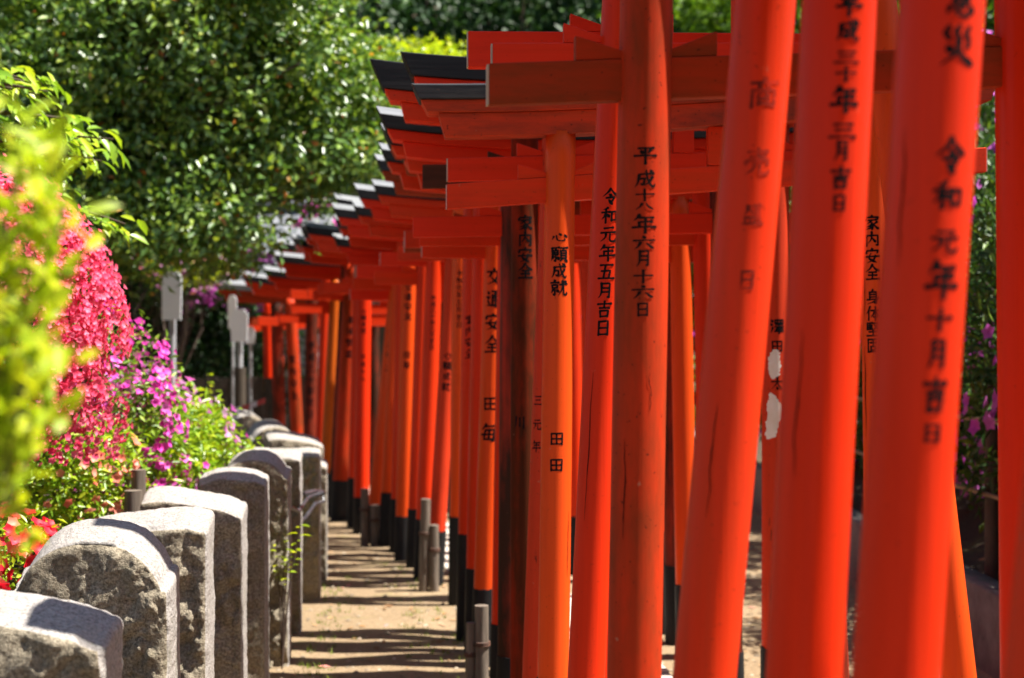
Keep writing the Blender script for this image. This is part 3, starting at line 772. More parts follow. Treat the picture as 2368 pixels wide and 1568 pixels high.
# torn white paper on the post of the dark brown gate's right side, pasted strips further back
gr = [g_ for g_ in GATES if abs(g_[5]-5.85) < .01][0]
sp = list(gr[4]); sp[5] += math.radians(-12)
def zz(v, y): return EYE+(CY-v)*y/F
yR = gr[6]
pz = yR/F
patch(gr[2], sp, [(zz(808, yR), 2*pz, 10*pz), (zz(822, yR), -6*pz, 18*pz), (zz(845, yR), -10*pz, 20*pz), (zz(865, yR), -8*pz, 17*pz), (zz(876, yR), -2*pz, 4*pz)], M['paper'], "torn_paper")
patch(gr[2], sp, [(zz(905, yR), -8*pz, -2*pz), (zz(920, yR), -10*pz, 8*pz), (zz(935, yR), -12*pz, 26*pz), (zz(965, yR), -14*pz, 22*pz), (zz(990, yR), -18*pz, 10*pz), (zz(1005, yR), -18*pz, 8*pz), (zz(1014, yR), -16*pz, -8*pz)], M['paper'], "torn_paper")
g11 = [g_ for g_ in GATES if abs(g_[5]-7.3) < .01][0]
sp = list(g11[4]); sp[5] += math.radians(48); yR = g11[6]; pz = yR/F
patch(g11[2], sp, [(zz(700, yR), -6*pz, 5*pz), (zz(765, yR), -6*pz, 5*pz)], M['paper'], "paper_strip")
patch(g11[2], sp, [(zz(767, yR), -5*pz, 5*pz), (zz(870, yR), -5*pz, 5*pz)], M['ink'], "dark_strip")

def crack(gi, right, ang, v0, v1, w):
    g_ = [q for q in GATES if abs(q[5]-gi) < .01][0]
    sp = list(g_[4] if right else g_[3]); yy = g_[6] if right else g_[5]
    sp[5] += math.radians(ang); rows = []; x = 0
    for k in range(15):
        t = k/14; x += random.gauss(0, .0012)
        ww = w*(.25+math.sin(math.pi*t))*random.uniform(.6, 1.2)
        rows.append((zz(v0+(v1-v0)*t, yy), x-ww/2, x+ww/2))
    patch(g_[2] if right else g_[1], sp, rows, M['crack'], "crack")
crack(5.04, True, -52, 800, 1010, .0042); crack(5.04, True, -46, 560, 740, .003)
crack(5.04, False, 58, 1180, 1330, .003); crack(3.03, False, -30, 1010, 1240, .0028)
crack(3.03, False, 20, 860, 950, .0022); crack(2.52, False, -20, 930, 1190, .0026)
crack(1.86, False, -35, 300, 620, .0022); crack(4.1, False, 20, 900, 1300, .003)
crack(3.75, False, -25, 860, 1200, .0022); crack(2.12, False, -30, 760, 1100, .0024)

# paving inside the tunnel
mids = sorted([(g_[0].location.y, g_[0].location.x) for g_ in GATES])
def mid_x(y):
    ysm = [a for a, b in mids]; xsm = [b for a, b in mids]
    c_ = np.polyfit(ysm, xsm, 3)
    return float(np.polyval(c_, y))
mb = MB(); y = 1.2
while y < 17.5:
    d = random.uniform(.26, .36)
    for k in range(2):
        xm = mid_x(y+d/2); w = .30
        xa = xm + (-w if k == 0 else .006); xb = xm + (-.006 if k == 0 else w)
        z = .018 + random.uniform(-.004, .004)
        sl = (mid_x(y+.5)-mid_x(y-.5))
        mb.box(xa, xb, y, y+d-.014, -.04, z + max(0, ground_z(xm, y)), lambda p: (p[0]+sl*(p[1]-y-d/2), p[1], p[2]))
    y += d
o = mb.build("path", M['slab'], bevel=.006); o["kind"] = "structure"

# support stakes
def stake(u, vbase, vtop, w, label, lean=0.0, band=True, white=False):
    Y = EYE*F/(vbase-CY)
    x, _ = pxu(u, vbase, Y); zt = EYE+(CY-vtop)*Y/F; r = w/2*Y/F
    root = thing("support_stake", (x, Y, 0), label, "wooden stake", "log stakes beside the gate posts")
    mb = MB()
    mb.tube([(0, 0, -.05), (lean*zt*.5, 0, zt*.5), (lean*zt, 0, zt)], [r, r*.98, r*.95], 14)
    mb.build("log", M['wood_grey'], root)
    if band:
        mb = MB()
        for q in range(3):
            z = zt*.62+q*.007
            mb.tube([(lean*z+(r+.004)*math.cos(t), (r+.004)*math.sin(t), z) for t in np.linspace(0, math.tau, 15)], .0035, 5, cap=False)
        mb.build("wire_band", M['wire'], root)
stake(978, 1368, 1154, 24, "taller grey stake wired to the slanting red post, sharp round top", .03)
stake(1003, 1368, 1214, 24, "shorter brown stake just right of the tall grey one")
stake(843, 1262, 1130, 20, "dim brown stake in front of the black base of a mid distant gate")
stake(866, 1262, 1168, 22, "short stake right of the dim brown one, with pale top")
stake(1113, 1640, 1400, 34, "nearest grey log stake with a bright sawn top beside the traffic safety gate")
stake(1085, 1640, 1440, 24, "thin rusty brown stake left of the nearest grey log stake", .02, True)

# ------------------------------------------------------------------ stone posts
def stone(label, Y, uR, vtop, width, thick, shape, seed, yaw=3.0, slope=.05, res=1.0, lean=0.0):
    xr = (uR-CX)*Y/F
    h = EYE+(CY-vtop)*Y/F
    hw, ht = width/2, thick/2
    nx_, ny_, nz_ = int(60*res), int(11*res), int(125*res)
    rad = .022
    rnd = random.Random(seed)
    off = Vector((seed*7.3, seed*3.1, seed*1.7))
    idx = {}; vs = []; fs = []; mi = []
    def ztop(x, y):
        t = x/hw
        if shape == 'round': d = .62*width*(1-(max(0, 1-abs(t)**2.5))**(1/2.2))
        elif shape == 'slant': d = .10*(t+1)*.5*width*1.6 + .03*abs(t)**4
        else: d = .025*abs(t)**4 + .02*(1+math.sin(t*2+seed))*.5
        fr = (ht - y)/thick                          # 1 at the front
        return h - d - slope*fr**1.6
    def vert(i, j, k):
        key = (i, j, k)
        if key in idx: return idx[key]
        x = -hw + width*i/nx_; y = -ht + thick*j/ny_; z0 = k/nz_
        # rounded box
        cxx = max(-hw+rad, min(hw-rad, x)); cyy = max(-ht+rad, min(ht-rad, y))
        H = ztop(cxx, cyy)
        z = -.1 + (H+.1)*z0**.92
        czz = min(H-rad, z)
        d = Vector((x-cxx, y-cyy, z-czz if z > czz else 0))
        if d.length > 1e-6:
            p = Vector((cxx, cyy, czz)) + d.normalized()*rad
            nrm = d.normalized()
        else:
            p = Vector((x, y, z)); nrm = Vector((0, 0, 1))
        q = p + off
        fine = noise.noise(q*38)*.0016 + noise.noise(q*90)*.0008
        if j == 0 or (j <= 2 and (i == 0)):           # quarried front
            e = noise.fractal(q*3.2, 1.0, 2.0, 3)
            f1 = noise.voronoi(q*Vector((14, 14, 10)))[0]
            f2 = noise.voronoi(q*Vector((36, 36, 30)))[0]
            zone = .35 + .65*smooth(-.15, .25, noise.noise(q*2.3+Vector((9, 2, 4))) + .25*(p.x/hw))
            amp = .020*e + zone*(.026*(.45-f1[0]) + .009*(.4-f2[0]) + .020*noise.fractal(q*11, .8, 2.1, 4) + .014*(f1[1]-f1[0]-.2))
            edge = min(1.0, (hw-abs(p.x))/.03)
            p += Vector((0, -1, 0))*amp*(.35+.65*max(0, edge)) + nrm*fine
        elif i == 0:
            p += Vector((-1, 0, 0))*(.012*noise.fractal(q*6, 1, 2, 4))
        elif i == nx_ or k == nz_:
            chip = (max(0, noise.noise(q*9)-.05)*.045 if j < 2 else max(0, noise.noise(q*9)-.2)*.02 if j < 4 else 0)
            p += nrm*(fine*1.6 + .004*noise.noise(q*9) - chip)
        else:
            p += nrm*fine
        p.x += lean*p.z
        idx[key] = len(vs); vs.append(p)
        return idx[key]
    def quad(a, b, c, d, m):
        fs.append((a, b, c, d)); mi.append(m)
    for i in range(nx_):
        for k in range(nz_):
            quad(vert(i, 0, k), vert(i+1, 0, k), vert(i+1, 0, k+1), vert(i, 0, k+1), 1)
            quad(vert(i+1, ny_, k), vert(i, ny_, k), vert(i, ny_, k+1), vert(i+1, ny_, k+1), 1)
    for j in range(ny_):
        for k in range(nz_):
            quad(vert(nx_, j, k), vert(nx_, j+1, k), vert(nx_, j+1, k+1), vert(nx_, j, k+1), 0)
            quad(vert(0, j+1, k), vert(0, j, k), vert(0, j, k+1), vert(0, j+1, k+1), 1)
        for i in range(nx_):
            quad(vert(i, j, nz_), vert(i+1, j, nz_), vert(i+1, j+1, nz_), vert(i, j+1, nz_), 0)
    mb = MB(); mb.v = [tuple(p) for p in vs]; mb.f = fs; mb.mi = mi; mb.sm = [True]*len(fs)
    o = mb.build("stone_post", [M['granite'], M['granite_rough']])
    yw = math.radians(yaw)
    o.location = (xr-hw*math.cos(yw), Y+ht-hw*math.sin(yw), 0); o.rotation_euler = (0, 0, yw)
    return tag(o, label, "stone post", "granite posts lining the dirt path")

stone("nearest granite post, only its speckled top corner in the lower left corner", 2.95, 232, 1362, .44, .20, 'slant', 1, 2, .04, 1.3)
stone("big round topped granite post, second from the front and widest of the row", 3.95, 385, 1215, .44, .20, 'round', 2, 3, .055, 1.4)
stone("flat topped granite post right behind the big round topped one", 4.75, 473, 1182, .40, .20, 'flat', 3, 4, .06, 1.2)
stone("granite post with rounded left shoulder, fourth from the front", 5.6, 556, 1122, .40, .19, 'slant', 4, 4, .05, 1.1)
stone("granite post with a blue grey shadow across its broken top, before the taller rounded one", 6.3, 611, 1086, .30, .18, 'flat', 5, 4, .05)
stone("taller round headed granite post behind the shadow topped one, leaf sprig at its side", 6.95, 664, 1042, .34, .18, 'round', 6, 4, .05)
stone("narrow granite post holding the end of the black iron bracket", 7.7, 692, 1034, .32, .17, 'flat', 7, 5, .045)
stone("granite post where the row begins to bend left, black iron bracket on its side", 8.65, 737, 1032, .34, .17, 'flat', 8, 6, .045)
stone("rough granite post tapering to the dirt, right end of the bend", 9.4, 752, 1046, .30, .2, 'slant', 9, 8, .04, .8)
stone("far granite post with sloping whitish top at the bend", 10.2, 738, 992, .40, .25, 'slant', 10, 16, .05, .8)
stone("far lumpy granite post left of the sloping topped one", 10.9, 672, 972, .36, .26, 'round', 11, 24, .05, .8)
stone("far round headed granite post, highest of the bend", 11.4, 600, 948, .32, .26, 'round', 12, 30, .04, .8)
stone("leftmost far granite post beside the azalea", 11.8, 535, 956, .34, .26, 'round', 13, 34, .04, .8)

# black iron bracket
Yb = 8.45
def pt(u, v, Y): x, z = pxu(u, v, Y); return (x, Y, z)
mb = MB()
mb.tube([pt(664, 1170, 7.2), pt(690, 1182, 7.5), pt(712, 1150, 8.2), pt(744, 1140, 8.45), pt(748, 1160, 8.45), pt(728, 1165, 8.3), pt(706, 1196, 8.0), pt(694, 1206, 7.9)], .011, 8)
mb.tube([pt(700, 1142, 8.1), pt(726, 1136, 8.4), pt(748, 1138, 8.6)], .014, 8)
o = mb.build("iron_bracket", M['iron'])
tag(o, "bent black iron bracket joining two granite posts near the bend", "bracket")

# ------------------------------------------------------------------ vegetation
def leaf_arrays(P, D, U, L, W, fold=.25, long=False):
    """P base points, D directions, U approximate normals -> verts, tris"""
    D = D/np.linalg.norm(D, axis=1, keepdims=True)
    S = np.cross(D, U); S /= (np.linalg.norm(S, axis=1, keepdims=True)+1e-9)
    Nn = np.cross(S, D)
    L = L[:, None]; W = W[:, None]
    n = len(P)
    if not long:
        b = P; t = P + D*L - Nn*L*.08
        l = P + D*L*.48 + S*W*.5 + Nn*W*fold
        r = P + D*L*.48 - S*W*.5 + Nn*W*fold
        V = np.stack([b, l, t, r], 1).reshape(-1, 3)
        T = np.array([[0, 1, 2], [0, 2, 3]])
        k = 4
    else:
        b = P; m = P + D*L*.5 - Nn*L*.02; t = P + D*L - Nn*L*.16
        l1 = P + D*L*.28 + S*W*.42 + Nn*W*fold; l2 = P + D*L*.66 + S*W*.44 + Nn*(W*fold-L*.05)
        r1 = P + D*L*.28 - S*W*.42 + Nn*W*fold; r2 = P + D*L*.66 - S*W*.44 + Nn*(W*fold-L*.05)
        V = np.stack([b, l1, l2, t, r2, r1, m], 1).reshape(-1, 3)
        T = np.array([[0, 1, 6], [1, 2, 6], [2, 3, 6], [3, 4, 6], [4, 5, 6], [5, 0, 6]])
        k = 7
    Fc = (np.arange(n)[:, None, None]*k + T[None]).reshape(-1, 3)
    return V, Fc

def np_mesh(name, V, Fc, mat, parent=None):
    me = bpy.data.meshes.new(name)
    me.vertices.add(len(V)); me.vertices.foreach_set("co", V.astype(np.float32).ravel())
    me.loops.add(Fc.size); me.loops.foreach_set("vertex_index", Fc.astype(np.int32).ravel())
    me.polygons.add(len(Fc))
    me.polygons.foreach_set("loop_start", np.arange(0, Fc.size, 3, dtype=np.int32))
    me.polygons.foreach_set("loop_total", np.full(len(Fc), 3, dtype=np.int32))
    me.materials.append(mat)
    me.update(calc_edges=True)
    me.validate()
    o = bpy.data.objects.new(name, me)
    link(o, parent)
    return o

def unit(n):
    v = rng.normal(size=(n, 3)); return v/np.linalg.norm(v, axis=1, keepdims=True)

def cloud(ells, ncl, per, spread, shell=.55, keep=None, lump=.25):
    """leaf positions gathered in clumps through the volume of a few ellipsoids; returns P, outward, clump centres"""
    Ps = []; Os = []; Cs = []
    tot = sum(e[1][0]*e[1][1]*e[1][2] for e in ells)
    for c, r in ells:
        c = np.array(c, float); r = np.array(r, float)
        n = max(3, int(ncl*(r[0]*r[1]*r[2])/tot))
        d = unit(n); q = shell + (1-shell)*rng.random(n)**.7
        q *= 1 + lump*(np.sin(d[:, 0]*5+c[0])*np.cos(d[:, 2]*6+c[1]) + .5*np.sin(d[:, 1]*9))
        C = c + d*q[:, None]*r
        if keep is not None: C = C[keep(C)]
        k = rng.integers(int(per*.5), int(per*1.5)+1, len(C))
        ci = np.repeat(np.arange(len(C)), k)
        P = C[ci] + rng.normal(size=(len(ci), 3))*spread*np.array([1.15, 1.15, .7])
        O = (P-c)/r; O /= np.linalg.norm(O, axis=1, keepdims=True)+1e-9
        Ps.append(P); Os.append(O); Cs.append(C)
    return np.concatenate(Ps), np.concatenate(Os), np.concatenate(Cs)

def crown_leaves(name, parent, mat, P, O, length, width, droop=.1, long=False, up=.6, wild=.7, fold=.25):
    n = len(P)
    D = O*.6 + unit(n)*wild + np.array([0, 0, -droop])
    U = O*.8 + np.array([0, 0, up]) + unit(n)*.6
    L = length*rng.uniform(.65, 1.25, n); W = width*rng.uniform(.7, 1.2, n)
    V, Fc = leaf_arrays(P, D, U, L, W, fold, long)
    return np_mesh(name, V, Fc, mat, parent)

def limbs(name, parent, base, fork, C, r0, mat, nlimb=26, sides=8):
    mb = MB()
    base = Vector(base); fork = Vector(fork)
    mid = base.lerp(fork, .5) + Vector((random.gauss(0, .04), random.gauss(0, .04), 0))*(fork-base).length
    mb.tube([base, base.lerp(mid, .3), mid, fork], [r0*1.25, r0*1.05, r0*.9, r0*.72], 12)
    idx = rng.choice(len(C), min(nlimb, len(C)), replace=False)
    for i in idx:
        e = Vector(C[i]); s = mid.lerp(fork, random.uniform(.3, 1.0))
        m1 = s.lerp(e, .45) + Vector((random.gauss(0, .08), random.gauss(0, .08), .12))*(e-s).length
        mb.tube([s, m1, e], [r0*.36, r0*.2, r0*.06], sides)
    return mb.build(name, mat, parent)

def flowers(name, parent, mat, P, Nrm, size, petals=5, cup=.35):
    n = len(P)
    Nn = Nrm + unit(n)*.45; Nn /= np.linalg.norm(Nn, axis=1, keepdims=True)
    A = np.cross(Nn, unit(n)); A /= np.linalg.norm(A, axis=1, keepdims=True)+1e-9
    B = np.cross(Nn, A)
    R = size*.5*rng.uniform(.75, 1.2, n)
    Vs = [P - Nn*(R*.35)[:, None]]
    for k in range(petals):
        t = math.tau*k/petals
        d = A*math.cos(t)+B*math.sin(t)
        s = -A*math.sin(t)+B*math.cos(t)
        Rk = R[:, None]
        Vs += [P + d*Rk*.55 + s*Rk*.42 + Nn*Rk*cup*.5, P + d*Rk + Nn*Rk*(cup*.55), P + d*Rk*.55 - s*Rk*.42 + Nn*Rk*cup*.5, P+d*Rk*.55+Nn*Rk*cup*.15]
    k = 1+petals*4
    V = np.stack(Vs, 1).reshape(-1, 3)
    T = []
    for q in range(petals):
        b = 1+4*q
        T += [[0, b, b+3], [b, b+1, b+3], [b+1, b+2, b+3], [b+2, 0, b+3]]
    T = np.array(T)
    Fc = (np.arange(n)[:, None, None]*k + T[None]).reshape(-1, 3)
    return np_mesh(name, V, Fc, mat, parent)

def surf(ells, n, keep=None, jit=.05, lump=.08, front=None):
    Ps = []; Ns = []
    tot = sum(e[1][0]*e[1][1] for e in ells)
    for c, r in ells:
        c = np.array(c, float); r = np.array(r, float)
        m = int(n*r[0]*r[1]/tot)
        d = unit(m)
        q = 1 + rng.normal(size=m)*jit + lump*np.sin(d[:, 0]*6+c[1]*3)*np.cos(d[:, 2]*7+c[0])
        P = c + d*q[:, None]*r
        Nn = d/r; Nn /= np.linalg.norm(Nn, axis=1, keepdims=True)
        if keep is not None:
            kk = keep(P); P = P[kk]; Nn = Nn[kk]
        Ps.append(P); Ns.append(Nn)
    return np.concatenate(Ps), np.concatenate(Ns)

def clumpmask(P, scale, thr, seed=0.0):
    v = np.array([noise.noise(Vector(p)*scale + Vector((seed, seed*2, 0))) for p in P])
    return v > thr

def azalea(label, loc, ells, nleaf, nfl, leafmat_, flmat, fsize, thr=-.2, leaf=(.035, .013), seed=1.0, group=None, low=None, stem_r=.03, lumpf=.08, fl2=None, jit=.05):
    root = thing("azalea_bush", loc, label, "azalea", group)
    loc = np.array(loc)
    E = [((np.array(c)-loc), r) for c, r in ells]
    keep = (lambda P: P[:, 2] > low) if low is not None else None
    P, O, C = cloud([(c, np.array(r)*.93) for c, r in E], nleaf//14, 14, .05, .6, keep, lumpf)
    limbs("stems", root, (0, 0, -.05), tuple(np.array(E[0][0])*.55), C, stem_r, M['twig'], 34, 5)
    crown_leaves("leaves", root, M[leafmat_], P, O, leaf[0], leaf[1], 0.0)
    P, Nn = surf(E, nfl, keep, jit, lumpf)
    k = clumpmask(P+loc, 3.2, thr, seed)
    flowers("blossoms", root, M[flmat], P[k], Nn[k], fsize)
    if fl2:
        P, Nn = surf(E, fl2[1], keep, .05, lumpf)
        k = clumpmask(P+loc, 3.2, fl2[2], seed+9)
        flowers("blossoms", root, M[fl2[0]], P[k], Nn[k], fsize)
    return root

def gz(x, y): return ground_z(x, y)

# clipped hot pink azalea, left
azalea("large clipped dome of hot pink azalea on the left, behind the stone posts", (-2.2, 5.7, gz(-2.2, 5.7)),
       [((-2.14, 5.5, 1.50), (.64, .56, .79)), ((-2.0, 5.45, 1.72), (.44, .40, .46)), ((-1.93, 5.42, 1.50), (.37, .36, .32))], 9500, 17000, 'azalea_leaf', 'fl_pink', .031, -.27, low=.60, seed=2, lumpf=.02, jit=.022)
azalea("magenta azalea between the hot pink dome and the path", (-1.95, 6.7, gz(-1.95, 6.7)),
       [((-2.08, 6.8, 1.33), (.45, .45, .44)), ((-1.84, 6.9, 1.10), (.30, .35, .32))], 3600, 1700, 'azalea_leaf', 'fl_magenta', .048, -.08, (.045, .018), 5, low=.3)
azalea("light green azalea with scattered lilac and pink flowers behind the middle stone posts", (-2.0, 7.6, gz(-2.0, 7.6)),
       [((-2.05, 7.4, 1.02), (.58, .6, .42)), ((-1.84, 7.9, .80), (.42, .5, .46)), ((-1.72, 7.2, .85), (.26, .35, .36))], 9500, 650, 'fresh', 'fl_lilac', .055, .05, (.055, .022), 3, fl2=('fl_magenta', 380, .08))
azalea("low leafy azalea with a few salmon flowers beside the short log stakes", (-2.25, 6.2, gz(-2.25, 6.2)),
       [((-2.2, 6.2, .98), (.52, .4, .30)), ((-1.93, 6.25, .98), (.30, .3, .30))], 6500, 420, 'fresh', 'fl_salmon', .05, .08, (.042, .017), 4)
azalea("small crimson azalea low behind the two nearest stone posts", (-1.85, 4.8, gz(-1.85, 4.8)),
       [((-1.85, 4.75, .86), (.30, .3, .20))], 1800, 500, 'fresh', 'fl_red', .055, -.12, (.04, .015), 8, fl2=('fl_salmon', 160, .1))

# yellow green shrub close to the lens
root = thing("young_leaf_shrub", (-.78, 1.45, gz(-.78, 1.45)), "yellow green leafy shrub close to the lens along the left edge", "shrub")
mb = MB(); Pl = []; Dl = []
bz = root.location.z
for i in range(84):
    a = Vector((random.gauss(0, .05), random.gauss(0, .05), 0))
    q = unit(1)[0]*(.35+.65*random.random())
    tip = Vector((-.578+q[0]*.125+.78, q[1]*.15, 1.655+q[2]*.235-bz))
    m1 = a.lerp(tip, .6)+Vector((-.05, 0, 0))
    mb.tube([a, m1, tip], [.0032, .0024, .0014], 5)
    for k in range(15):
        t = k/14
        p = tip + Vector((random.gauss(0, .012), random.gauss(0, .012), -.10*(1-t)))
        an = k*2.4+i
        d = Vector((math.cos(an)*.75, math.sin(an)*.75, .75+random.gauss(0, .25)))
        Pl.append(p); Dl.append(d)
mb.build("stems", M['twig'], root)
Pl = np.array([tuple(p) for p in Pl]); Dl = np.array([tuple(p) for p in Dl]); n = len(Pl)
V, Fc = leaf_arrays(Pl, Dl, np.tile([.5, -.2, .8], (n, 1))+unit(n)*.6, rng.uniform(.026, .046, n), rng.uniform(.011, .018, n), .15, True)
np_mesh("leaves", V, Fc, M['yellowgreen'], root)

# fresh green drooping branch tree
root = thing("young_tree", (-3.3, 6.6, gz(-3.3, 6.6)), "tree with drooping fresh green leaves reaching in from the left edge", "tree")
bz = root.location.z
mb = MB(); Pl = []; Dl = []; U_ = []
mb.tube([(0, 0, -.1), (.02, 0, 1.0), (.1, 0, 1.9)], [.07, .055, .03], 10)
def sprig(s, e, sag, nl, ln):
    s = Vector(s)-Vector((-3.3, 6.6, bz)); e = Vector(e)-Vector((-3.3, 6.6, bz))
    m1 = s.lerp(e, .5)+Vector((0, 0, sag))
    mb.tube([s, m1, e], [.014, .009, .003], 6)
    for k in range(nl):
        t = .12+.88*k/(nl-1)
        p = (s.lerp(m1, t*2) if t < .5 else m1.lerp(e, t*2-1))
        side = 1 if k % 2 else -1
        d = (e-s).normalized()*.5 + Vector((random.gauss(0, .35), side*.55+random.gauss(0, .2), -.45+random.gauss(0, .28)))
        Pl.append(p+Vector((random.gauss(0, .03), random.gauss(0, .05), random.gauss(0, .03)))); Dl.append(d)
for (u0, v0, u1, v1, nl) in ((-150, 330, 262, 330, 44), (-150, 380, 235, 372, 40), (-150, 300, 200, 275, 30), (-120, 420, 150, 420, 26), (-150, 200, 128, 195, 26), (-120, 230, 110, 212, 20), (120, 520, 290, 525, 18), (100, 500, 272, 540, 16), (-100, 350, 180, 325, 28)):
    for rep in range(2 if v0 < 450 else 1):
        Yy = 6.2+random.uniform(-.3, .3)
        a = pt(u0, v0+random.uniform(-12, 12), Yy); b = pt(u1-rep*18, v1+random.uniform(-10, 10), Yy)
        sprig(a, b, .05, nl, .1)
for (u0, v0) in ((-150, 300), (-150, 200), (100, 510)):
    e = Vector(pt(u0, v0, 6.3))-Vector((-3.3, 6.6, bz))
    mb.tube([(.08, 0, 1.4), Vector((.08, 0, 1.4)).lerp(e, .5)+Vector((0, 0, .1)), e], [.03, .022, .014], 7)
mb.build("trunk", M['bark'], root)
Pl = np.array([tuple(p) for p in Pl]); Dl = np.array([tuple(p) for p in Dl]); n = len(Pl)
V, Fc = leaf_arrays(Pl, Dl, np.tile([0.2, -.3, 1.0], (n, 1))+unit(n)*.45, rng.uniform(.07, .13, n), rng.uniform(.028, .045, n), .18, True)
np_mesh("leaves", V, Fc, M['fresh'], root)

def tree(name, label, loc, fork, ells, ncl, per, spread, mat, leaf, r0, cat="tree", group=None, nlimb=30, shell=.45, droop=.25, keep=None, wild=.7, lump=.25, up=.6):
    root = thing(name, loc, label, cat, group)
    loc = np.array(loc)
    E = [((np.array(c)-loc), r) for c, r in ells]
    P, O, C = cloud(E, ncl, per, spread, shell, keep, lump)
    limbs("trunk", root, (0, 0, -.1), tuple(np.array(fork)-loc), C, r0, M['bark'], nlimb)
    crown_leaves("crown", root, M[mat], P, O, leaf[0], leaf[1], droop, wild=wild, up=up)
    return root

# big glossy evergreen over the left half
tree("evergreen_tree", "big glossy evergreen with light speckled crown filling the upper left", (-4.3, 12.3, 0), (-3.6, 12.1, 2.9),
     [((-2.9, 11.6, 3.9), (1.7, 1.2, 1.5)), ((-4.5, 11.6, 3.2), (1.4, 1.2, 1.7)), ((-1.75, 11.7, 3.45), (.80, .8, .72)), ((-1.62, 11.9, 3.0), (.5, .5, .36)),
      ((-2.6, 11.2, 2.55), (.85, .7, .42)), ((-2.2, 11.3, 2.27), (.34, .4, .24)), ((-3.6, 11.2, 2.65), (.9, .8, .5)), ((-1.42, 11.9, 3.55), (.6, .6, .7)), ((-2.2, 11.6, 4.6), (1.0, .9, .8))],
     2250, 38, .105, 'camellia', (.082, .040), .14, nlimb=60, shell=.35, droop=.15, wild=.8, up=.4)
tree("evergreen_tree", "dark evergreen standing behind the fence and the white signs at left", (-5.2, 17.5, 0), (-5.2, 17.5, 2.2),
     [((-5.4, 17.2, 2.6), (2.4, 1.2, 2.3)), ((-3.9, 17.8, 1.9), (1.2, .9, 1.5))], 700, 34, .18, 'forest', (.13, .06), .16, shell=.3)
tree("maple_tree", "bright yellow green maple glimpsed above the black lintel caps", (-1.3, 17.0, 0), (-1.3, 17, 3.2),
     [((-1.1, 17, 4.55), (.95, .8, .60)), ((-.3, 17.2, 4.2), (.7, .6, .5))], 300, 34, .10, 'yellowgreen', (.09, .05), .09)
for i, (x, y, r_, h, m_, lab) in enumerate((
        (-8.2, 23, 3.4, 5.2, 'forest', "dark forest tree at the far left behind the glossy evergreen"),
        (-3.0, 25, 3.6, 6.2, 'forest', "tall dark forest tree behind the roof and the maple"),
        (1.6, 25.5, 3.4, 6.4, 'forest', "tall dark forest tree whose trunk shows above the tallest red beam"),
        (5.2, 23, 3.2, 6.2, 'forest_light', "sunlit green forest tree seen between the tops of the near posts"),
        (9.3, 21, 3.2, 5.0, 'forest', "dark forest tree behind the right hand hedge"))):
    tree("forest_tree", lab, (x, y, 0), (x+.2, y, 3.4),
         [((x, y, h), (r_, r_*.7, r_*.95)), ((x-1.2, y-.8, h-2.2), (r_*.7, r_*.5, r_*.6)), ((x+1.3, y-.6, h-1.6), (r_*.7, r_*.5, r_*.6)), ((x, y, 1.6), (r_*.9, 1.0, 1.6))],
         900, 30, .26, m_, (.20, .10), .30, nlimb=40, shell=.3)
for i, (x, y, lab) in enumerate(((-4.9, 20.0, "dark shrub behind the far left gates"), (1.2, 19.5, "dark shrub seen through the middle of the tunnel"), (4.2, 18.5, "dark shrub at the right end of the tunnel"))):
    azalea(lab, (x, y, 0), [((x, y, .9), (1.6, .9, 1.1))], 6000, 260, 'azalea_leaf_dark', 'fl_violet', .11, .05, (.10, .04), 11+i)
mb = MB(); hv = []; hx = np.linspace(-60, 60, 61); hd = np.linspace(29, 75, 24)
for yy in hd:
    for xx in hx: hv.append((xx, yy, -.2+14*smooth(29, 50, yy)+.8*noise.noise(Vector((xx*.2, yy*.2, 0)))))
mb.add(hv, [(j*61+i, j*61+i+1, (j+1)*61+i+1, (j+1)*61+i) for j in range(23) for i in range(60)], 0, True)
o = mb.build("hill", M['soil']); o["kind"] = "structure"
P = np.stack([rng.uniform(-26, 26, 26000), rng.uniform(29, 48, 26000), np.zeros(26000)], 1)
P[:, 2] = [14*smooth(29, 50, q[1]) for q in P]
P[:, 2] += rng.random(26000)**.7*(3.0+2.2*np.sin(P[:, 0]*1.1+P[:, 1]*.4)*np.cos(P[:, 1]*.9))
o = crown_leaves("distant_wood", None, M['forest'], P, np.tile([0, -.6, .6], (26000, 1)), .62, .34, .2)
o["kind"] = "stuff"
# flowering shrubs around the far gates
azalea("purple azalea hanging above the far left gates", (-4.4, 16.6, 0), [((-4.2, 16.6, 2.35), (1.1, .6, .42)), ((-3.2, 16.9, 2.3), (.6, .5, .35))], 4000, 900, 'azalea_leaf_dark', 'fl_violet', .10, .0, (.07, .03), 21)
azalea("yellow and pink flowering azalea peeping under the glossy evergreen", (-3.5, 14.4, 0), [((-3.3, 14.4, 2.35), (.40, .35, .28))], 1500, 170, 'yellowgreen', 'fl_lilac', .09, .05, (.06, .025), 23, fl2=('fl_salmon', 80, .1))
azalea("pink azalea beside the grey tiled roof", (-1.9, 15.2, 0), [((-1.9, 15.2, 2.75), (.42, .4, .40)), ((-1.35, 15.3, 2.65), (.40, .4, .42))], 1800, 300, 'azalea_leaf', 'fl_magenta', .10, .02, (.06, .025), 26)

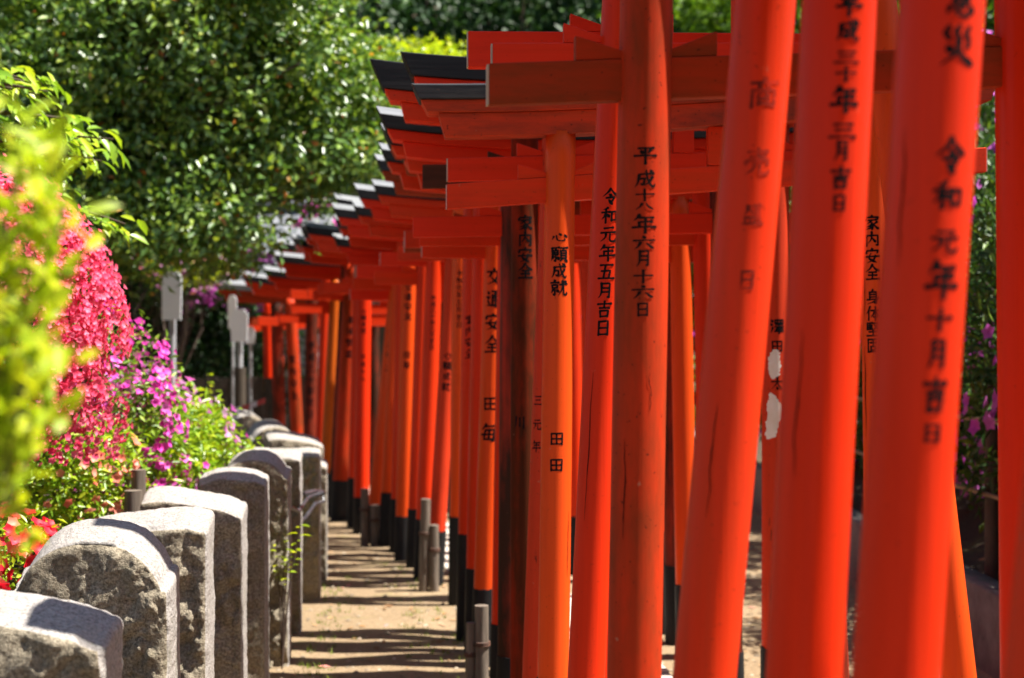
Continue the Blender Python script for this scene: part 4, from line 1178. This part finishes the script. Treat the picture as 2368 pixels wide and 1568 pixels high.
# hedge of violet azaleas on the slope right of the tunnel
hp = None
spots = [(3.05, 4.6), (3.15, 6.1), (3.05, 7.6), (3.15, 9.1), (3.05, 10.6), (3.15, 12.2), (3.1, 13.8),
         (4.35, 5.4), (4.45, 7.0), (4.4, 8.6), (4.45, 10.2), (4.4, 11.9), (4.5, 13.6)]
for i, (x, y) in enumerate(spots):
    z = gz(x, y); up_ = 1.25 if x > 4 else 0
    if hp is None or i in (7,):
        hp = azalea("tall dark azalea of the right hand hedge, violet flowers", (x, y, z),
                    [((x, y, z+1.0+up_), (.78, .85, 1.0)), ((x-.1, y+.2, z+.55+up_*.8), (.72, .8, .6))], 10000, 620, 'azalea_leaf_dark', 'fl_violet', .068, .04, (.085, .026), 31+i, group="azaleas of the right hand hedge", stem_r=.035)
        o = hp
    else:
        o = hp.copy(); COL.objects.link(o)
        for ch in hp.children:
            c = ch.copy(); COL.objects.link(c); c.parent = o
        o.location = (x, y, z); o.rotation_euler = (0, 0, i*1.3); o.scale = (1, 1, (1.30 if x < 4 else 1.05)+.06*math.sin(i*2.1))
    tier = "upper row" if x > 4 else "front row"
    order = ["nearest", "second", "third", "fourth", "fifth", "sixth", "farthest"][i if i < 7 else i-7]
    o["label"] = f"dark leaved violet azalea, {order} bush in the {tier} of the right hand hedge"

# bamboo rail fence in front of the hedge
root = thing("rail_fence", (KERB_X+.2, 7.4, .37), "wooden post and bamboo rail fence in front of the violet hedge", "fence")
mb0 = None
for k, y in enumerate(np.arange(3.8, 14.5, 1.8)):
    mb = MB(); mb.tube([(0.02, y-7.4, -.1), (.02, y-7.4, .5), (.025, y-7.4, 1.0)], [.04, .038, .036], 10)
    mb.build("fence_post", M['wood_dark'], root)
for z in (.42, .80):
    mb = MB(); mb.tube([(-.03, yy-7.4, z+.012*math.sin(yy*2)) for yy in np.arange(3.4, 14.6, .7)], .013, 8)
    mb.build("rail", M['bamboo'], root)

# short log stakes in the flower bed
for lab, u, vt_, Y, w in (("short cut log stake in the flower bed, taller of the pair", 320, 1086, 6.15, 34), ("lower cut log stake in the flower bed, in front of the taller", 308, 1134, 6.0, 40), ("thin leaning log stake at the left of the pair", 297, 1096, 6.25, 20)):
    x, z = pxu(u, vt_, Y); zb = gz(x, Y)
    mb = MB(); mb.tube([(0, 0, -.05), (0, 0, z-zb)], [w/2*Y/F*1.03, w/2*Y/F], 14)
    o = mb.build("garden_stake", M['wood_grey'], loc=(x, Y, zb)); tag(o, lab, "garden stake", "cut log stakes in the flower bed")

# sprigs growing by the stone posts
def weed(label, u, v, Y, n, size, mat):
    x, z = pxu(u, v, Y); zb = gz(x, Y)
    root = thing("weed_sprig", (x, Y, zb), label, "weed")
    mb = MB(); Pl = []; Dl = []
    for i in range(n):
        tip = Vector((random.gauss(.02, .04), random.gauss(0, .03), z-zb+random.gauss(.02, .05)))
        m1 = Vector((tip.x*.4, tip.y*.4, tip.z*.6))
        mb.tube([(0, 0, 0), m1, tip], [.004, .003, .0015], 5)
        for k in range(6):
            Pl.append(m1.lerp(tip, .3+.7*k/5)); an = k*2.2+i
            Dl.append(Vector((math.cos(an), math.sin(an), .1)))
    mb.build("stems", M['twig'], root)
    A = np.array([tuple(p) for p in Pl]); B = np.array([tuple(p) for p in Dl]); m = len(A)
    V, Fc = leaf_arrays(A, B, np.tile([0, 0, 1.0], (m, 1))+unit(m)*.4, rng.uniform(.6, 1.1, m)*size, rng.uniform(.25, .42, m)*size, .15, True)
    np_mesh("leaves", V, Fc, M[mat], root)
weed("bright yellow green sprig growing beside the tall round headed granite post", 652, 1245, 6.9, 5, .06, 'yellowgreen')
weed("small yellow green sprig rising above the flower bed near the far stones", 482, 905, 9.6, 4, .09, 'yellowgreen')

# ------------------------------------------------------------------ far left: signs, fence, tape, lantern, building
def sign(label, u, v0, v1, w, Y, vpost, thick_from=None):
    x, zt = pxu(u, v0, Y); _, zb = pxu(u, v1, Y); hw = w/2*Y/F
    root = thing("sign_board", (x, Y, 0), label, "sign")
    mb = MB()
    prof = [(-hw*.92, zb), (hw*.92, zb), (hw, zt-.05), (hw*.5, zt), (-hw*.5, zt), (-hw, zt-.05)]
    vs = [(a, -.012, b) for a, b in prof]+[(a, .012, b) for a, b in prof]
    mb.add(vs, [tuple(range(6)), tuple(range(11, 5, -1))]+[(i, 6+i, 6+(i+1) % 6, (i+1) % 6) for i in range(6)])
    mb.build("board", M['sign'], root)
    mb = MB(); mb.tube([(0, .035, -.05), (0, .035, zt-.1)], w*.16*Y/F, 10)
    mb.build("pole", M['post_grey'], root)
    if thick_from:
        _, zk = pxu(u, thick_from, Y)
        mb = MB(); mb.tube([(0, .035, -.05), (0, .035, zk)], w*.34*Y/F, 10)
        mb.build("sleeve", M['wood_dark'], root)
sign("white notice board on a grey pole, left one under the evergreen", 397, 628, 740, 46, 13.6, 770)
sign("white notice board on a pole with dark foot, beside the leftmost torii", 553, 715, 790, 40, 14.3, 850, 850)
sign("narrow white notice board half hidden behind the one with dark foot", 578, 755, 795, 24, 15.2, 850)
sign("tall thin white notice board rising behind the one with dark foot", 537, 682, 760, 20, 14.9, 850)

root = thing("wooden_fence", (-3.2, 15.5, 0), "dark wooden board fence in the shade behind the far stone posts", "fence")
for i in range(26):
    mb = MB(); x = -2.0+i*.125
    mb.box(x, x+.112, -.012, .012, -.05, 1.18+.015*math.sin(i*3)); mb.build("board", M['wood_dark'], root)
for z in (.35, .95):
    mb = MB(); mb.box(-2.05, 1.3, .014, .06, z, z+.07); mb.build("rail", M['wood_dark'], root)

root = thing("barrier_tape", (-3.0, 13.6, .9), "red and white barrier tape sagging behind the far stone posts", "barrier tape")
a = Vector(pt(470, 958, 13.6))-root.location; b = Vector(pt(612, 926, 13.6))-root.location
for k in range(8):
    mb = MB(); p = a.lerp(b, k/8); q = a.lerp(b, (k+1)/8)
    sag = lambda t: -.03*math.sin(math.pi*t)
    mb.box(p.x, q.x, -.004, .004, -.025, .025, lambda c: (c[0], c[1], c[2]+a.z+(b.z-a.z)*((c[0]-a.x)/(b.x-a.x))+sag((c[0]-a.x)/(b.x-a.x))))
    mb.build("tape_segment", M['tape_red'] if k % 2 else M['tape_white'], root)
for u, lab in ((470, ""), (612, "")):
    mb = MB(); p = Vector(pt(u, 940, 13.6))-root.location
    mb.tube([(p.x, .03, -.95), (p.x, .03, p.z+.06)], .02, 8); mb.build("stanchion", M['wood_dark'], root)

# stone lantern
Yl = 18.0; x, zt = pxu(741, 812, Yl); s_ = Yl/F
root = thing("stone_lantern", (x, Yl, 0), "pale stone lantern glimpsed between the far gate posts", "stone lantern")
def lathe(name, prof, mat, parent, n=6, off=.5):
    mb = MB(); vs = []
    for r, z in prof:
        for k in range(n):
            t = math.tau*(k+off)/n; vs.append((r*math.cos(t), r*math.sin(t), z))
    m = len(prof)
    fs = [(i*n+k, i*n+(k+1) % n, (i+1)*n+(k+1) % n, (i+1)*n+k) for i in range(m-1) for k in range(n)]
    fs += [tuple(range(n-1, -1, -1)), tuple((m-1)*n+k for k in range(n))]
    mb.add(vs, fs); return mb.build(name, mat, parent)
lathe("base", [(.34, 0), (.34, .18), (.24, .28)], M['lantern'], root)
lathe("shaft", [(.13, .281), (.12, .62), (.14, .84)], M['lantern'], root, 16)
lathe("fire_box", [(.24, .841), (.25, .93), (.17, .94), (.17, 1.20), (.19, 1.21)], M['lantern'], root)
lathe("roof", [(.20, 1.211), (.36, 1.24), (.33, 1.30), (.12, 1.46), (.10, 1.48)], M['lantern'], root)
lathe("finial", [(.06, 1.481), (.10, 1.53), (.08, 1.60), (.01, 1.68)], M['lantern'], root, 12)

# small tile roofed shrine building behind the far gates
bx, by = -3.0, 20.5
root = thing("shrine_building", (bx, by, 0), "small grey walled building with dark tiled roof behind the far gates", "building")
mb = MB(); mb.box(-1.6, 1.9, -1.1, 1.1, 0, 2.35); mb.build("wall", M['plaster'], root)
mb = MB()
ev, rd = 2.30, 3.45
vs = []; ncol = 46
for i in range(ncol+1):
    xx = -2.1+4.5*i/ncol
    rl = .022*abs(math.sin(i*math.pi/2))
    vs += [(xx, -1.6, ev+rl), (xx, -.8, ev+.45+rl), (xx, 0, rd+rl), (xx, .8, ev+.45+rl), (xx, 1.6, ev+rl)]
fs = [(i*5+j, (i+1)*5+j, (i+1)*5+j+1, i*5+j+1) for i in range(ncol) for j in range(4)]
mb.add(vs, fs)
mb.add([(-2.1, -1.6, ev-.08), (2.4, -1.6, ev-.08), (2.4, 1.6, ev-.08), (-2.1, 1.6, ev-.08)], [(0, 1, 2, 3)])
rf = mb.build("roof", M['roof_tile'], root)
mb = MB(); mb.tube([(-2.15, 0, rd+.06), (0, 0, rd+.08), (2.45, 0, rd+.06)], .10, 10); mb.build("ridge", M['roof_tile'], rf)
for xx in (-.9, .35):
    mb = MB(); mb.box(xx, xx+.6, -1.14, -1.10, .9, 1.8); w_ = mb.build("window", M['wood_dark'], root)
mb = MB(); mb.box(1.15, 1.75, -1.14, -1.10, 0, 1.9); mb.build("door", M['wood_dark'], root)
